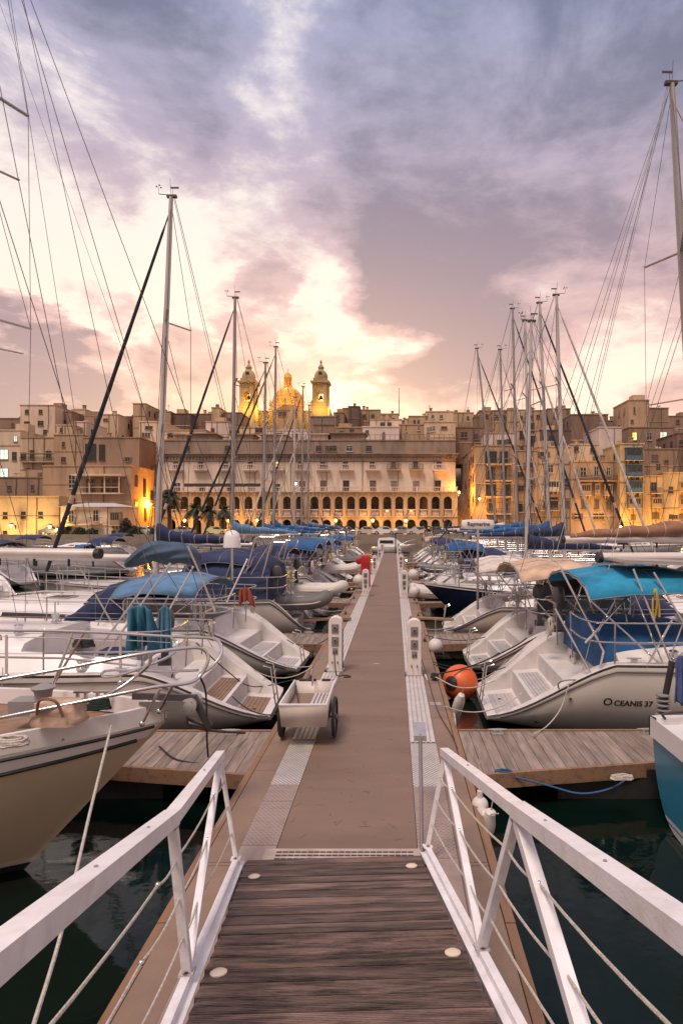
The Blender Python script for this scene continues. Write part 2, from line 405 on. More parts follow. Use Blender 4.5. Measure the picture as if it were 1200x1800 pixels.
for a,b in ((-.60,.33),(.60,.33),(-.63,1.72),(.63,1.72),(-.63,3.0),(.63,3.0)):
    m=MB(); m.T=Matrix.Translation(g(a,b,.02))@RG.to_4x4(); m.lathe([(.045,0),(.045,.006),(.03,.014),(.0,.016)],n=18); m.build('stud',cap,gang)
# white truss handrails, top chord, end post, diagonals, ropes
def railing(side,T0,T1,T2,F0,F1,F2,F3,name):
    q=lambda p: Vector(p)-G0
    T0,T1,T2,F0,F1,F2,F3=[q(p) for p in (T0,T1,T2,F0,F1,F2,F3)]
    r=thing('tmp','','');  bpy.data.objects.remove(r)
    m=MB(); m.beam(T0+(T0-T1).normalized()*.03,T1,.07,.06); m.beam(T1,T2,.078,.068); h=m.build('handrail',wpaint,gang)
    for p in (T0.lerp(T1,.45),T1.lerp(T2,.25),T1.lerp(T2,.6)):
        mm=MB(); mm.T=Matrix.Translation(p+Vector((0,0,.035))); mm.lathe([(.007,0),(.007,.004)],n=8); mm.build('rivet',grey,h)
    for a,b,w in (((T0,F0,.028),(T0,F1,.04),(T1,F1,.04)) + (((T1,F2,.05),) if side>0 else ())):
        m=MB(); a2=a-Vector((0,0,.02)); m.beam(a2,b,w,w*1.15,up=gx); 
        m.box(b+Vector((0,0,.004)),(.075,.085,.012),0,RG)
        br=m.build('brace',wpaint,gang); dd=(b-a2).normalized()
        mm=MB(); mm.tube([a2+dd*.028,a2+dd*.036],[w*.82,w*.74],8); mm.build('weld',M('weld_grey',(.42,.37,.34),.6,.2,.3,40),br)
        for s_ in (-.027,.027):
            mm=MB(); mm.T=Matrix.Translation(b+Vector((0,0,.01)))@RG.to_4x4()@Matrix.Translation((0,s_,0)); mm.lathe([(.009,0),(.009,.007)],n=6); mm.lathe([(.019,-.0005),(.019,.0008)],n=10,mi=1); mm.build('bolt',[M('rusty_bolt',(.16,.07,.035),.7,.3,.3,30),M('rust_stain',(.38,.24,.17),.8,0,.2,40)],br)
    for hgt,sg in ((.23,.05),(.47,.05),(.70,.05)):
        nodes=[]
        for a,b in ((T0,F0),(T0,F1),(T1,F1),(T1,F2),(T2,F3)):
            f=hgt/.95; nodes.append(b.lerp(a,f)+Vector((side*-.0,0,0)))
        pts=[]
        for a,b in zip(nodes,nodes[1:]): pts+=sag(a,b,.025,5)[:-1]
        pts.append(nodes[-1]); m=MB(); m.tube(pts,.0065,6); m.build('guard_rope',ropew,gang)
        m=MB()
        for p in nodes: m.sphere(p,.014,8,5)
        m.build('ferrule',steel,gang)
LE=lambda b:G0+g(-HWD,b,.07); RE=lambda b:G0+g(HWD,b,.07)
railing(-1,P(387,1327,4.95),P(303,1436,2.95),P(-60,1728,1.15),LE(.05),LE(1.80),LE(3.1),LE(4.2),'l')
railing(1,P(781,1322,5.0),P(908,1422,2.88),P(1300,1705,1.25),RE(.05),RE(1.80),RE(3.55),RE(4.2),'r')
# thin grab pole left standing at the right foot of the gangway
gp=thing('boarding_pole','tall thin bent metal pole with a grey flap on top, at the gangway foot','pole',(.26,5.45,0))
m=MB(); a=P(738,1292,5.75)-Vector((.26,5.45,0)); b=P(742,1500,4.95)-Vector((.26,5.45,0)); c=P(763,1550,4.75)-Vector((.26,5.45,0))
m.tube(curve([a,a.lerp(b,.5),b,b.lerp(c,.5)+Vector((.01,0,0)),c],4),.017,8); m.build('pole_tube',M('dull_steel',(.30,.26,.25),.35,.8,.1),gp)
m=MB(); m.box(a+Vector((0,.1,.02)),(.12,.26,.012),0,Matrix.Rotation(.18,3,'X')); m.box(a+Vector((0,-.03,-.02)),(.12,.012,.05)); m.build('flap',alu,gp)
# ================================================================ PEDESTALS
pedm=M('pedestal_white',(.70,.64,.61),.45,0,.05,3,dirt=.15,dcol=(.45,.36,.3),dscale=4)
def pedestal():
    r=thing('power_pedestal','','service pedestal')
    w,d,h=.26,.2,1.05; m=MB(); rows=[]
    prof=[(-w/2,0),(-w/2,h-.13)]+[(-w/2*math.cos(a),h-.13+.13*math.sin(a)) for a in [PI*i/12 for i in range(1,12)]]+[(w/2,h-.13),(w/2,0)]
    for y,s in ((0,.94),(.02,1),(d-.02,1),(d,.94)):
        rows.append([(x*s,y,z if z<.5 else h-.2+(z-h+.2)*s) for x,z in prof])
    ids=m.grid(rows); m.face(ids[0]); m.face(ids[-1][::-1]); m.build('housing',pedm,r)
    m=MB(); m.bbox(-.15,.15,-.02,d+.02,-.0,.03); m.build('base_plate',alu,r)
    for z in (.82,.58):
        m=MB(); m.bbox(-.065,.065,-.012,.0,z-.085,z+.085); b=m.build('socket_panel',M('socket_grey',(.20,.18,.18),.4,0,.1),r)
        m=MB(); m.lathe([(.038,-.03),(.042,-.012),(.042,-.01)],(0,0,z+.02),14,0,'y'); m.lathe([(.02,-.036),(.02,-.03)],(0,0,z+.02),10,1,'y'); m.build('socket',[grey,blk],b)
    m=MB(); m.bbox(-.05,.05,-.01,0,.34,.46); m.bbox(-.03,-.012,-.03,-.01,.36,.40,1); m.bbox(.014,.032,-.03,-.01,.37,.42,1); m.build('breaker_box',[grey,blk],r)
    for x in (-.05,.05):
        m=MB(); m.tube([(x,0,.2),(x,-.05,.2),(x,-.06,.17)],.012,6); m.build('tap',M('brass_dull',(.2,.13,.08),.4,.7,.1),r)
    m=MB(); m.bbox(w/2-.004,w/2+.003,.03,d-.03,.05,.8); m.build('side_seam',blk,r)
    return r
pd0=pedestal(); nth=['nearest','second','third','fourth','farthest']
for side,lst,x in (('right',peds_r,.365),('left',peds_l,-1.115)):
    for i,y in enumerate(lst):
        r=pd0 if (side=='right' and i==0) else copy_tree(pd0)
        r.location=(x,y,.005); r.rotation_euler=(0,0,random.uniform(-.04,.04))
        r['label']=f'white power and water pedestal, {nth[i]} of those along the {side} edge of the pier'; r['group']='service pedestals along the pier'
# hydrant box
r=thing('fire_point','bright red fire hose cabinet standing behind a pedestal on the left of the pier','fire point',(-1.28,26.6,0))
redm=M('fire_red',(.42,.012,.02),.4,0,.08)
m=MB(); rows=[]
for z,s in ((0,1),(1.25,1),(1.38,.9),(1.46,.6),(1.48,.1)): rows.append([(.2*s*c,.2*s*d,z) for c,d in ((-1,-1),(1,-1),(1,1),(-1,1))])
m.grid(rows,closed=True); m.build('cabinet',redm,r)
m=MB(); m.bbox(-.14,.14,-.215,-.2,.25,1.1); m.build('door',M('fire_red_door',(.36,.01,.02),.5,0,.05),r)
m=MB(); m.lathe([(.12,-.06),(.15,-.04),(.15,.04),(.12,.06)],(-.3,0,1.15),16,0,'y'); m.build('hose_reel',redm,r)
# end lamp
r=thing('pier_lamp','black lamp post with a pale globe at the far end of the pier','lamp post',(.1,56.6,0))
m=MB(); m.lathe([(.12,0),(.12,.1),(.06,.2),(.05,1.9),(.08,1.95)],n=10); m.build('post',blk,r)
m=MB(); m.sphere((0,0,2.15),.22,14,8); m.build('globe',M('opal_globe',(.75,.72,.68),.3),r)
# ================================================================ CART
ct=thing('dock_cart','empty white two wheeled dock cart standing on the left strip of the pier','cart',(-1.13,7.95,0))
cartm=M('cart_paint',(.62,.56,.51),.5,0,.08,3,dirt=.3,dcol=(.34,.25,.2),dscale=3)
y0,y1=-.60,.44; w0,w1=.275,.275; z0,z1=.27,.575
def panel(a,b,c,d,nm='side_panel'):
    m=MB(); ids=[m.pt(p) for p in (a,b,c,d)]; m.face(ids); return m.build(nm,cartm,ct,solid=.012)
A=[(-w0,y0+.1,z0),(w0,y0+.1,z0),(w0,y1,z0),(-w0,y1,z0)]; B=[(-w0-.01,y0,z1),(w0+.01,y0,z1),(w0+.01,y1+.1,z1),(-w0-.01,y1+.1,z1)]
panel(A[0],A[1],B[1],B[0],'front_panel'); panel(A[1],A[2],B[2],B[1]); panel(A[3],A[0],B[0],B[3]); panel(A[2],A[3],B[3],B[2],'rear_panel')
m=MB(); m.bbox(-w0+.01,w0-.01,y0+.07,y1+.04,z0+.13,z0+.142); m.build('tray_floor',deckside,ct)
m=MB(); m.tube([B[0],B[1],B[2],B[3],B[0]],.014,8); m.build('rim',wpaint,ct)
for x in (-.345,.345):
    m=MB(); n=24; m.lathe([(.225,-.022),(.25,-.02),(.262,0),(.25,.02),(.225,.022),(.225,-.022)],(x,-.08,.262),28,0,'x'); w=m.build('wheel',blk,ct)
    m=MB()
    for q in range(12):
        a=2*PI*q/12; m.tube([(x,-.08+.03*math.cos(a),.262+.03*math.sin(a)),(x,-.08+.222*math.cos(a),.262+.222*math.sin(a))],.004,5)
    m.lathe([(.035,-.03),(.035,.03)],(x,-.08,.262),12,0,'x'); m.build('spokes',steel,w)
m=MB(); m.tube([(-.345,-.08,.262),(.345,-.08,.262)],.012,8); m.build('axle',blk,ct)
m=MB(); m.tube(curve([(-.03,.49,.30),(-.03,.54,.62),(-.03,.52,.74),(-.03,.35,.70)],5),.016,8); m.build('handle',steel,ct)
m=MB(); m.tube([(-.22,.545,.58),(.02,.545,.58)],.02,8); m.tube([(.1,.545,.58),(.22,.545,.58)],.02,8); m.build('grip',blk,ct)
m=MB()
for i in range(5): m.bbox(.02+i*.05,.055+i*.05,y0+.10,y1+.02,z0+.143,z0+.16)
m.build('floor_slats',stripm,ct)
m=MB(); m.tube([(-.25,.42,.54),(-.1,-.2,.39)],.008,6); m.build('stay',blk,ct)
m=MB(); m.beam((-.2,y1-.05,.0),(-.2,y1-.06,.26),.03,.03,up=(1,0,0)); m.build('rest_leg',blk,ct)
# ================================================================ FINGERS
def finger(side,yb,yf,length,label,tipw=.85,zt=-.09):
    root=thing('finger_pontoon',label,'finger pontoon',(PR+.02 if side>0 else PL-.02,(yb+yf)/2,0),0,'planked finger pontoons off the main pier')
    ym=(yb+yf)/2
    def front(x): # gusset: wide at the root, narrow outwards
        t=min(x/3.4,1); return (yf-ym)*(1-t)+(yf-ym+((yb-yf)-tipw)*.92)*t
    m=MB(); n=int(length/.145)
    for i in range(n):
        x0=.03+i*.145; x1=x0+.138; m.ct=random.uniform(.8,1.18)
        f0,f1=front(x0),front(x1); b=yb-ym
        ids=[m.pt((side*x,y,z)) for z in (zt-.035,zt) for x,y in ((x0,f0),(x1,f1),(x1,b),(x0,b))]
        for q in ((0,1,2,3),(4,5,6,7),(0,1,5,4),(1,2,6,5),(2,3,7,6),(3,0,4,7)): m.face([ids[j] for j in q])
    m.build('planking',pile,root)
    m=MB(); pts=[(.0,front(0)-.02),(3.4,front(3.4)-.02),(length,front(length)-.02)]
    for a,b2 in zip(pts,pts[1:]): m.beam((side*a[0],a[1],zt-.07),(side*b2[0],b2[1],zt-.07),.05,.17)
    m.beam((0,yb-ym+.03,zt-.07),(side*length,yb-ym+.03,zt-.07),.05,.17); m.build('edge_timber',fasc,root)
    for x in (1.1,3.6,6.0):
        m=MB(); m.bbox(min(side*x,side*(x+1.6)),max(side*x,side*(x+1.6)),front(x+.3)+.08,yb-ym-.05,-.62,zt-.06); m.build('float',blk,root)
    for x,yy in ((.55,yb-ym-.12),(2.6,yb-ym-.1),(2.9,front(2.9)+.12)):
        m=MB(); c=Vector((side*x,yy,zt)); m.box(c+Vector((0,0,.012)),(.16,.07,.02)); m.box(c+Vector((-.04,0,.04)),(.025,.03,.05)); m.box(c+Vector((.04,0,.04)),(.025,.03,.05)); m.tube([c+Vector((-.13,0,.07)),c+Vector((-.04,0,.068)),c+Vector((.04,0,.068)),c+Vector((.13,0,.07))],[.008,.015,.015,.008],8)
        m.build('cleat',alu,root)
    return root
fr=[7.6]+[15+7.4*i for i in range(6)]
for i,y in enumerate(fr):
    finger(1,y+.72,y-.74,8.2,f'planked finger pontoon off the right side of the pier, {["nearest, with blue rope","second out from the gangway","third","fourth","fifth","sixth","farthest"][i]}' + ('' if i<2 else ' out from the gangway'))
    finger(-1,y+.70,y-.72,8.0,f'planked finger pontoon off the left side of the pier, {["nearest, beside the tan bow","second out from the gangway","third","fourth","fifth","sixth","farthest"][i]}' + ('' if i<2 else ' out from the gangway'))
# bollard rings / cleats on pier edge
def cleat_mesh():
    m=MB(); m.box((0,0,.01),(.07,.2,.02)); m.box((0,-.05,.035),(.03,.03,.05)); m.box((0,.05,.035),(.03,.03,.05)); m.tube([(0,-.15,.07),(0,-.05,.062),(0,.05,.062),(0,.15,.07)],[.009,.016,.016,.009],8); return m
# ================================================================ BOATS
HM={}
def hullmat(col,boot,stripe,s):
    key=(col,boot,stripe,round(s,2))
    if key not in HM:
        zb=[(-3,.07,boot),(.09,.13,stripe)] if boot else []
        HM[key]=M('hull_paint_%d'%len(HM),col,.26,0,.05,1.2,dirt=.16,dcol=tuple(c*.55 for c in col),dscale=1.6,coat=.35,zband=zb)
    return HM[key]
greyp=M('grey_tread',(.44,.41,.40),.8,0,.1,6); lockm=M('locker_door',(.58,.54,.52),.4)
class Hull:
    def __init__(s,L,B,fs,fb,scoop,rake,sternw=.78,tail=.18):
        s.L,s.B,s.fs,s.fb,s.sc,s.rake,s.sw,s.tail=L,B,fs,fb,scoop,rake,sternw,tail
    def w(s,x):
        t=min(max(x/s.L,0),1)
        if t<.42: a=s.sw+(1-s.sw)*math.sin(PI/2*t/.42)
        else: a=max(0,1-((t-.42)/.58)**2.1)**.9
        if s.sc and x<s.sc: a*=.60+.40*math.sin(PI/2*max(x,0)/s.sc)
        return s.B/2*a
    def sheer(s,x):
        t=min(max(x/s.L,0),1); z=s.fs+(s.fb-s.fs)*t**1.7
        if s.sc and x<s.sc:
            u=max(x,0)/s.sc; u=u*u*(3-2*u)*.55+u*.45; z=s.tail+.12+(z-s.tail-.12)*u
        return z
    def pt(s,x,a,side,out=0):
        """a 0..1 from keel to gunwale"""
        t=min(max(x/s.L,0),1); w=s.w(x); z1=s.sheer(x); d=.42*(1-t**6)
        if t<.35: z0=-d+(d+s.tail)*(1-t/.35)**1.6
        else: z0=-d
        q=a*PI/2; k=1.15+1.3*max(0,t-.55)
        y=w*math.sin(q)**(.62+.75*max(0,t-.45)*2); z=z0+(z1-z0)*(1-math.cos(q))**(1/k*1.0)
        xx=x-s.rake*(t**5)*(z1-z)/(z1-z0+1e-6)
        return Vector((xx,side*(y+out),z))
def boat(name,cat,label,x,D,side,bow_in=False,yaw=0,L=9.5,B=3.1,fs=1.0,fb=1.25,scoop=1.2,rake=.8,col=(.78,.75,.74),boot=(.03,.04,.06),stripe=(.05,.07,.14),
         mast=None,boom=None,cover=None,forestay=None,dodger=None,bimini=None,cabin=True,seed=0,detail=2,sw=.8,tail=.18,line=(.05,.06,.1),arch=False,
         wheel=True,frame=False,davit=False,rails=True,short='',rough=False,stays=True,extra=(),closed=False):
    rnd=random.Random(seed+11)
    if side>0: rz=(PI if bow_in else 0)+yaw; X=x+(L if bow_in else 0)
    else: rz=(0 if bow_in else PI)+yaw; X=x-(L if bow_in else 0)
    R=thing(name,label,cat,(X,D,WZ),rz)
    R['_']=0; del R['_']
    H=Hull(L,B,fs,fb,scoop,rake,sw,tail)
    hm=hullmat(col,boot,stripe,fs)
    # stations, dense at the stern
    xs=[0,.02]
    if scoop: xs+=[scoop*f for f in (.1,.2,.3,.39,.40,.5,.6,.69,.70,.8,.9,.96,.985,1.0,1.1)]
    xs+=[scoop+ (L-scoop)*f for f in (.05,.1,.15,.2,.27,.34,.42,.5,.58,.66,.73,.8,.86,.91,.95,.98,.995)]
    xs=sorted(set(round(v,4) for v in xs if v<=L*.996))
    na=12
    m=MB(); rows=[]
    for v in xs:
        rows.append([H.pt(v,1-k/na,-1) for k in range(na)]+[H.pt(v,k/na,1) for k in range(na+1)])
    rows.append([Vector((H.pt(L,a,1).x+.02,0,H.pt(L,a,1).z)) for a in [1-k/na for k in range(na)]+[k/na for k in range(na+1)]])
    ids=m.grid(rows); m.face(ids[0][::-1]); m.build('hull',hm,R,angle=50)
    # rub rail along the gunwale
    lm=M('trim_%.2f_%.2f_%.2f'%line,line,.5,0,.1)
    for sd in (-1,1):
        m=MB(); m.tube([H.pt(v,.97,sd,.008)+Vector((0,0,0)) for v in xs[2:]],.018 if B>2.2 else .012,6); m.build('rub_rail',lm,R)
    # deck with toe rail, cockpit well, scoop steps
    ck0,ck1=(scoop+.25 if scoop else .5),L*.36
    c0,c1=L*.34,L*.74
    fr_=[-1,-.965,-.95,-.76,-.735,-.60,-.585,-.3,0,.3,.585,.60,.735,.76,.95,.965,1]
    dm=MB(); rows=[]; dxs=sorted(set(xs+[ck0,ck0+.02,ck1,ck1+.02]))
    for v in dxs:
        w=H.w(v)*.995; z=H.sheer(v); row=[]
        for f in fr_:
            af=abs(f); zz=z+ (.035 if af>.96 else -.015)
            if af<=.95: zz+=.05*(1-af*af)*min(1,w)
            if scoop and v<=scoop:
                if af<=.96:
                    u=v/scoop; hs=H.sheer(scoop)-H.tail; st=H.tail+.07 if u<(.28 if closed else .395) else z-.05 if closed else (H.tail+.07+hs*.30 if u<.695 else H.tail+.07+hs*.55)
                    zz=min(st,z-.01) if af<.74 else z-.02
            elif ck0+.01<v<ck1+.01 and af<.59: zz=max(z-.48,H.tail+.22)
            row.append(Vector((v,f*w,zz)))
        rows.append(row)
    rows.append([Vector((L+.01,0,H.sheer(L)+.03))]*17)
    dm.grid(rows); dm.build('deck',teak if rough else deckpale if detail>1 else white,R,angle=30)
    nonslip=M('nonslip_patch',(.50,.46,.42),.85,0,.08,8,bump=.3,bscale=160,dirt=.2,dscale=3)
    if detail>1 and not rough and L>8:
        for sd in (-1,1):
            for v0,v1 in ((ck1+.2,L*.46),(L*.475,L*.60),(L*.615,L*.74)):
                m=MB(); m.grid([[Vector((v,sd*H.w(v)*f,H.sheer(v)+.05*(1-f*f)*min(1,H.w(v))-.006)) for f in (.78,.92)] for v in [v0+(v1-v0)*k/4 for k in range(5)]]); m.build('nonslip_panel',nonslip,R)
            m=MB(); m.grid([[Vector((v,sd*H.w(v)*f,H.sheer(v)+.05*(1-f*f)*min(1,H.w(v))-.004)) for f in (.12,.5,.82)] for v in [L*.77+L*.15*k/4 for k in range(5)]]); m.build('nonslip_panel',nonslip,R)
            m=MB(); m.beam(H.pt(L*.36,1,sd)+Vector((0,-sd*.12,.05)),H.pt(L*.56,1,sd)+Vector((0,-sd*.12,.05)),.035,.03); m.build('genoa_track',alu,R)
        for v,sd in ((L*.95,-1),(L*.95,1),(scoop+.35,-1),(scoop+.35,1)):
            c=Vector((v,sd*H.w(v)*.82,H.sheer(v)+.02)); m=MB(); m.tube([c+Vector((-.11,0,.05)),c+Vector((-.04,0,.045)),c+Vector((.04,0,.045)),c+Vector((.11,0,.05))],[.008,.014,.014,.008],6); m.box(c+Vector((0,0,.015)),(.09,.03,.06)); m.build('deck_cleat',steel,R)
    # coachroof
    def cz(v):
        u=(v-c0)/(c1-c0); return H.sheer(v)-.02+.40*min(1,(1-u)*2.6)**.8
    def cw(v): return H.w(v)*.66*(1 if v<c0+(c1-c0)*.5 else 1-.35*((v-c0)/(c1-c0)-.5)*2)
    if cabin:
        m=MB(); rows=[]
        for i in range(13):
            v=c0+(c1-c0)*i/12; w=cw(v); z0=H.sheer(v)-.04; z1=cz(v); r=[]
            for fy,fz in ((1.12,0),(1.05,.45),(1,.78),(.93,.95),(.8,1.0),(.4,1.06),(0,1.08)): r.append((w*fy,z0+(z1-z0)*fz))
            rows.append([Vector((v,-a,b)) for a,b in r]+[Vector((v,a,b)) for a,b in r[::-1][1:]])
        ids=m.grid(rows); m.face(ids[0]); m.face(ids[-1][::-1]); cb=m.build('coachroof',white,R,angle=45)
        for sd in (-1,1):
            m=MB(); r2=[]
            for i in range(9):
                v=c0+(c1-c0)*(.12+.55*i/8); w=cw(v); z0=H.sheer(v)-.04; z1=cz(v); e=math.sin(PI*i/8)**.3*.5 if 0<i<8 else .08
                r2.append([Vector((v,sd*(w*1.045+.012),z0+(z1-z0)*(.52-.2*e))),Vector((v,sd*(w*1.01+.012),z0+(z1-z0)*(.55+.2*e)))])
            m.grid(r2); m.build('cabin_window',glass,cb,solid=.01)
        for i in range(2):
            v=c0+(c1-c0)*(.35+.3*i); m=MB(); m.box((v,0,cz(v)+.045),(.5,.46,.03)); m.box((v,0,cz(v)+.063),(.42,.38,.008),1); m.build('hatch',[alu,glass],cb)
        for sd in (-1,1):
            m=MB(); pts=[Vector((c0+(c1-c0)*f,sd*cw(c0+(c1-c0)*f)*.8,cz(c0+(c1-c0)*f)+.07)) for f in (.1,.25,.4,.55,.7)]; m.tube(pts,.013,6)
            for p in pts: m.tube([p,p-Vector((0,0,.07))],.012,5)
            m.build('grab_rail',teak if seed%2 else steel,cb)
    if scoop:
        hs=H.sheer(scoop)-H.tail
        for u0,u1,zz,wf,mt_ in (((.10,.36,H.tail+.075,.5,teak if seed%5==0 else greyp),(.44,.66,H.tail+.075+hs*.30,.55,greyp if seed%5 else teak)) if not closed else ((.06,.25,H.tail+.075,.45,white),)):
            m=MB(); w0=H.w(u0*scoop)*wf; w1=H.w(u1*scoop)*wf; n=6
            for i in range(n):
                a=u0*scoop+(u1-u0)*scoop*i/n; b=u0*scoop+(u1-u0)*scoop*(i+.86)/n; ww=w0+(w1-w0)*i/n; m.bbox(a,b,-ww,ww,zz-.004,zz+.008)
            m.build('step_tread',mt_,R)
        m=MB(); zq=H.tail+.07+hs*.62; m.box((scoop*.965-.02,H.w(scoop)*.28,zq+.03),(.02,.34,.22)); m.box((scoop*.965-.035,H.w(scoop)*.28,zq+.03),(.012,.04,.05),1); (m.build('transom_locker',[lockm,blk],R) if not closed else None)
        m=MB(); m.lathe([(.028,0),(.028,.012)],(scoop*.2,H.w(scoop*.2)*.2,H.tail+.078),10); m.build('drain',blk,R)
    # moulded coamings either side of the cockpit
    for sd in (-1,1):
        m=MB(); rows=[]
        for i in range(8):
            v=ck0-.1+(ck1+.1-ck0)*i/7; y0_=H.w(v)*.60; y1_=H.w(v)*.80; zz=H.sheer(v)+.02; hh=.07+.17*(i/7)**.7
            rows.append([Vector((v,sd*y0_,zz-.05)),Vector((v,sd*(y0_+.02),zz+hh)),Vector((v,sd*(y0_+(y1_-y0_)*.5),zz+hh+.02)),Vector((v,sd*y1_,zz-.02))])
        ids=m.grid(rows); m.face(ids[0]); m.face(ids[-1]); m.build('coaming',white,R,angle=50)
    # cockpit fittings
    zc=H.sheer(ck0+.3)
    m=MB(); m.box((ck1-.01,0,zc+.02),(.03,.55,.55)); m.build('companionway',teak if seed%3==0 else vinyl,R)
    for sd in (-1,1):
        for v in (ck0+.7,c0+.35):
            zz=H.sheer(v)+.03 if v<c0 else cz(v)+.04; yy=sd*H.w(v)*.78 if v<c0 else sd*cw(v)*.5
            m=MB(); m.lathe([(.07,0),(.075,.02),(.05,.04),(.055,.10),(.075,.13),(.05,.15),(.02,.155)],(v,yy,zz),14); m.build('winch',steel,R)
    if wheel:
        xw=ck0+.35; m=MB(); n=22; r=.42
        m.tube([(xw,r*math.cos(2*PI*i/n),zc+.28+r*math.sin(2*PI*i/n)) for i in range(n+1)],.014,6)
        for i in range(6): a=PI*i/3; m.tube([(xw,0,zc+.28),(xw,r*math.cos(a),zc+.28+r*math.sin(a))],.006,5)
        m.build('steering_wheel',steel,R)
        m=MB(); m.lathe([(.12,-.45),(.09,0),(.08,.3),(.1,.38),(.05,.42)],(xw+.13,0,zc),10); m.build('binnacle',white,R)
    # stanchions, lifelines, pushpit, pulpit
    hr=.60
    if rails:
        sx=[scoop*.85+.1+(L*.86-scoop)*f for f in (0.02,.2,.4,.6,.8)] if scoop else [.15+L*.84*f for f in (0,.25,.5,.75,1)]
        def top(v,sd,h): p=H.pt(v,1,sd); return Vector((p.x,p.y-sd*.06,H.sheer(v)+.03+h))
        for sd in (-1,1):
            for v in sx[1:]:
                m=MB(); m.tube([top(v,sd,0),top(v,sd,hr)],.011,6); m.tube([top(v,sd,0),top(v,sd,.05)],.02,6); m.build('stanchion',steel,R)
            m=MB()
            for h in (.3,.59): 
                m.tube([top(v,sd,h) for v in sx]+[top(L*.9,sd,h)],.0045 if D<16 else .008,5)
            m.build('lifeline',steel,R)
            # stern pulpit half
            a=sx[0]; m=MB()
            xa=max(a-.35,.05)
            for h in (hr,.32):
                m.tube(curve([top(sx[1],sd,h),top(a,sd,h),Vector((xa,sd*H.w(a)*.80,H.sheer(a)+h+.03)),Vector((xa,sd*H.w(a)*.30,H.sheer(a)+h+.03))],5),.014,8)
            m.tube([top(a,sd,0),top(a,sd,hr)],.013,8); m.tube([Vector((xa+.04,sd*H.w(a)*.3,H.sheer(max(xa,.05)+.1)-.02)),Vector((xa,sd*H.w(a)*.30,H.sheer(a)+hr+.03))],.013,8)
            m.build('stern_rail',steel,R)
        # bow pulpit
        m=MB(); a=L*.86; bz=H.sheer(L)+hr+.03
        for h in (hr,.32):
            m.tube(curve([top(a,-1,h),top(L*.94,-1,h),Vector((L+.12,-.16,bz-hr+h)),Vector((L+.18,0,bz-hr+h)),Vector((L+.12,.16,bz-hr+h)),top(L*.94,1,h),top(a,1,h)],6),.014,8)
        for sd in (-1,1):
            for v in (a,L*.95): m.tube([top(v,sd,0),top(v,sd,hr)],.013,8)
            m.tube([Vector((L-.06,sd*.05,H.sheer(L)+.03)),Vector((L+.12,sd*.16,bz))],.013,8)
        m.build('bow_rail',steel,R)
    # rig
    R2={}
    if mast:
        mx,hgt,rk,mc=mast; z0=H.sheer(mx)+.2; z1=hgt-WZ
        mw=.108 if hgt>9.9 else .085
        A=Vector((mx,0,z0)); T=Vector((mx-rk,0,z1)); mm=M('mast_alloy_%s'%mc,{'pale':(.55,.51,.49),'dark':(.16,.14,.14),'grey':(.36,.32,.31)}[mc],.4,.25,.1,4,stretch=(1,1,.2))
        m=MB(); m.tube([A.lerp(T,f) for f in (0,.3,.6,.9,1)],[mw*1.0,mw,mw*.98,mw*.85,mw*.7],12,flat=.72); mo=m.build('mast',mm,R)
        m=MB(); m.tube([T,T+Vector((.03,0,.55))],.006,5); m.tube([T+Vector((-.15,0,.05)),T+Vector((.35,0,.10))],.012,5); m.tube([T+Vector((.35,0,.10)),T+Vector((.37,0,.32))],.006,5)
        for k in range(3): a=2*PI*k/3; m.sphere(T+Vector((.35+.07*math.cos(a),.07*math.sin(a),.32)),.025,6,4)
        m.beam(T+Vector((-.22,0,.28)),T+Vector((.02,0,.28)),.012,.05); m.tube([T+Vector((-.05,0,0)),T+Vector((-.05,0,.28))],.006,5)
        m.box(T+Vector((-.02,0,.03)),(.28,.1,.07)); m.build('masthead_gear',M('gear_dark',(.07,.06,.06),.5),mo)
        sp=[]
        for f in (.40,.68):
            c=A.lerp(T,f); l=B*.36*(1.15-f*.5)
            for sd in (-1,1):
                e=c+Vector((-.42*l,sd*l,.06)); m=MB(); m.beam(c,e,.07,.022); m.build('spreader',mm,R); sp.append((f,sd,e))
        m=MB(); r=.0055 if D<16 else .009
        for sd in ((-1,1) if stays else ()):
            chain=H.pt(mx-.25,1,sd)+Vector((0,0,.03)); es=[e for f,s2,e in sp if s2==sd]
            m.tube([chain,es[0],es[1],T-Vector((0,0,.15))],r,5); m.tube([chain+Vector((.1,0,0)),A.lerp(T,.39)],r,5); m.tube([es[0],A.lerp(T,.66)],r,5)
            m.tube([H.pt(mx-.7,1,sd),A.lerp(T,.38)],r,5)
        wm=M('wire',(.12,.11,.11),.4,.6,.1)
        if stays: m.build('shroud',wm,R)
        sc0=max(.25,scoop*.8); m=MB()
        jn=Vector((sc0+1.0,0,3.4))
        if stays: m.tube([T-Vector((.1,0,0)),jn],r,5)
        for ex_ in extra: m.tube([T-Vector((.05,0,.1)),Vector(ex_)],r,5)
        for sd in ((-1,1) if stays else ()): m.tube([jn,Vector((sc0,sd*H.w(sc0)*.75,H.sheer(sc0)))],r,5)
        bx=None
        if boom: 
            m.tube([T-Vector((.08,0,.05)),Vector((boom[0],0,boom[1]-WZ))],r*.8,5)
        m.tube([A.lerp(T,.97),A+Vector((.12,0,.5))],r,5); m.tube([A.lerp(T,.9)+Vector((.02,.05,0)),A+Vector((.15,.08,.5))],r,5)
        m.build('backstay',MC['wire'],R)
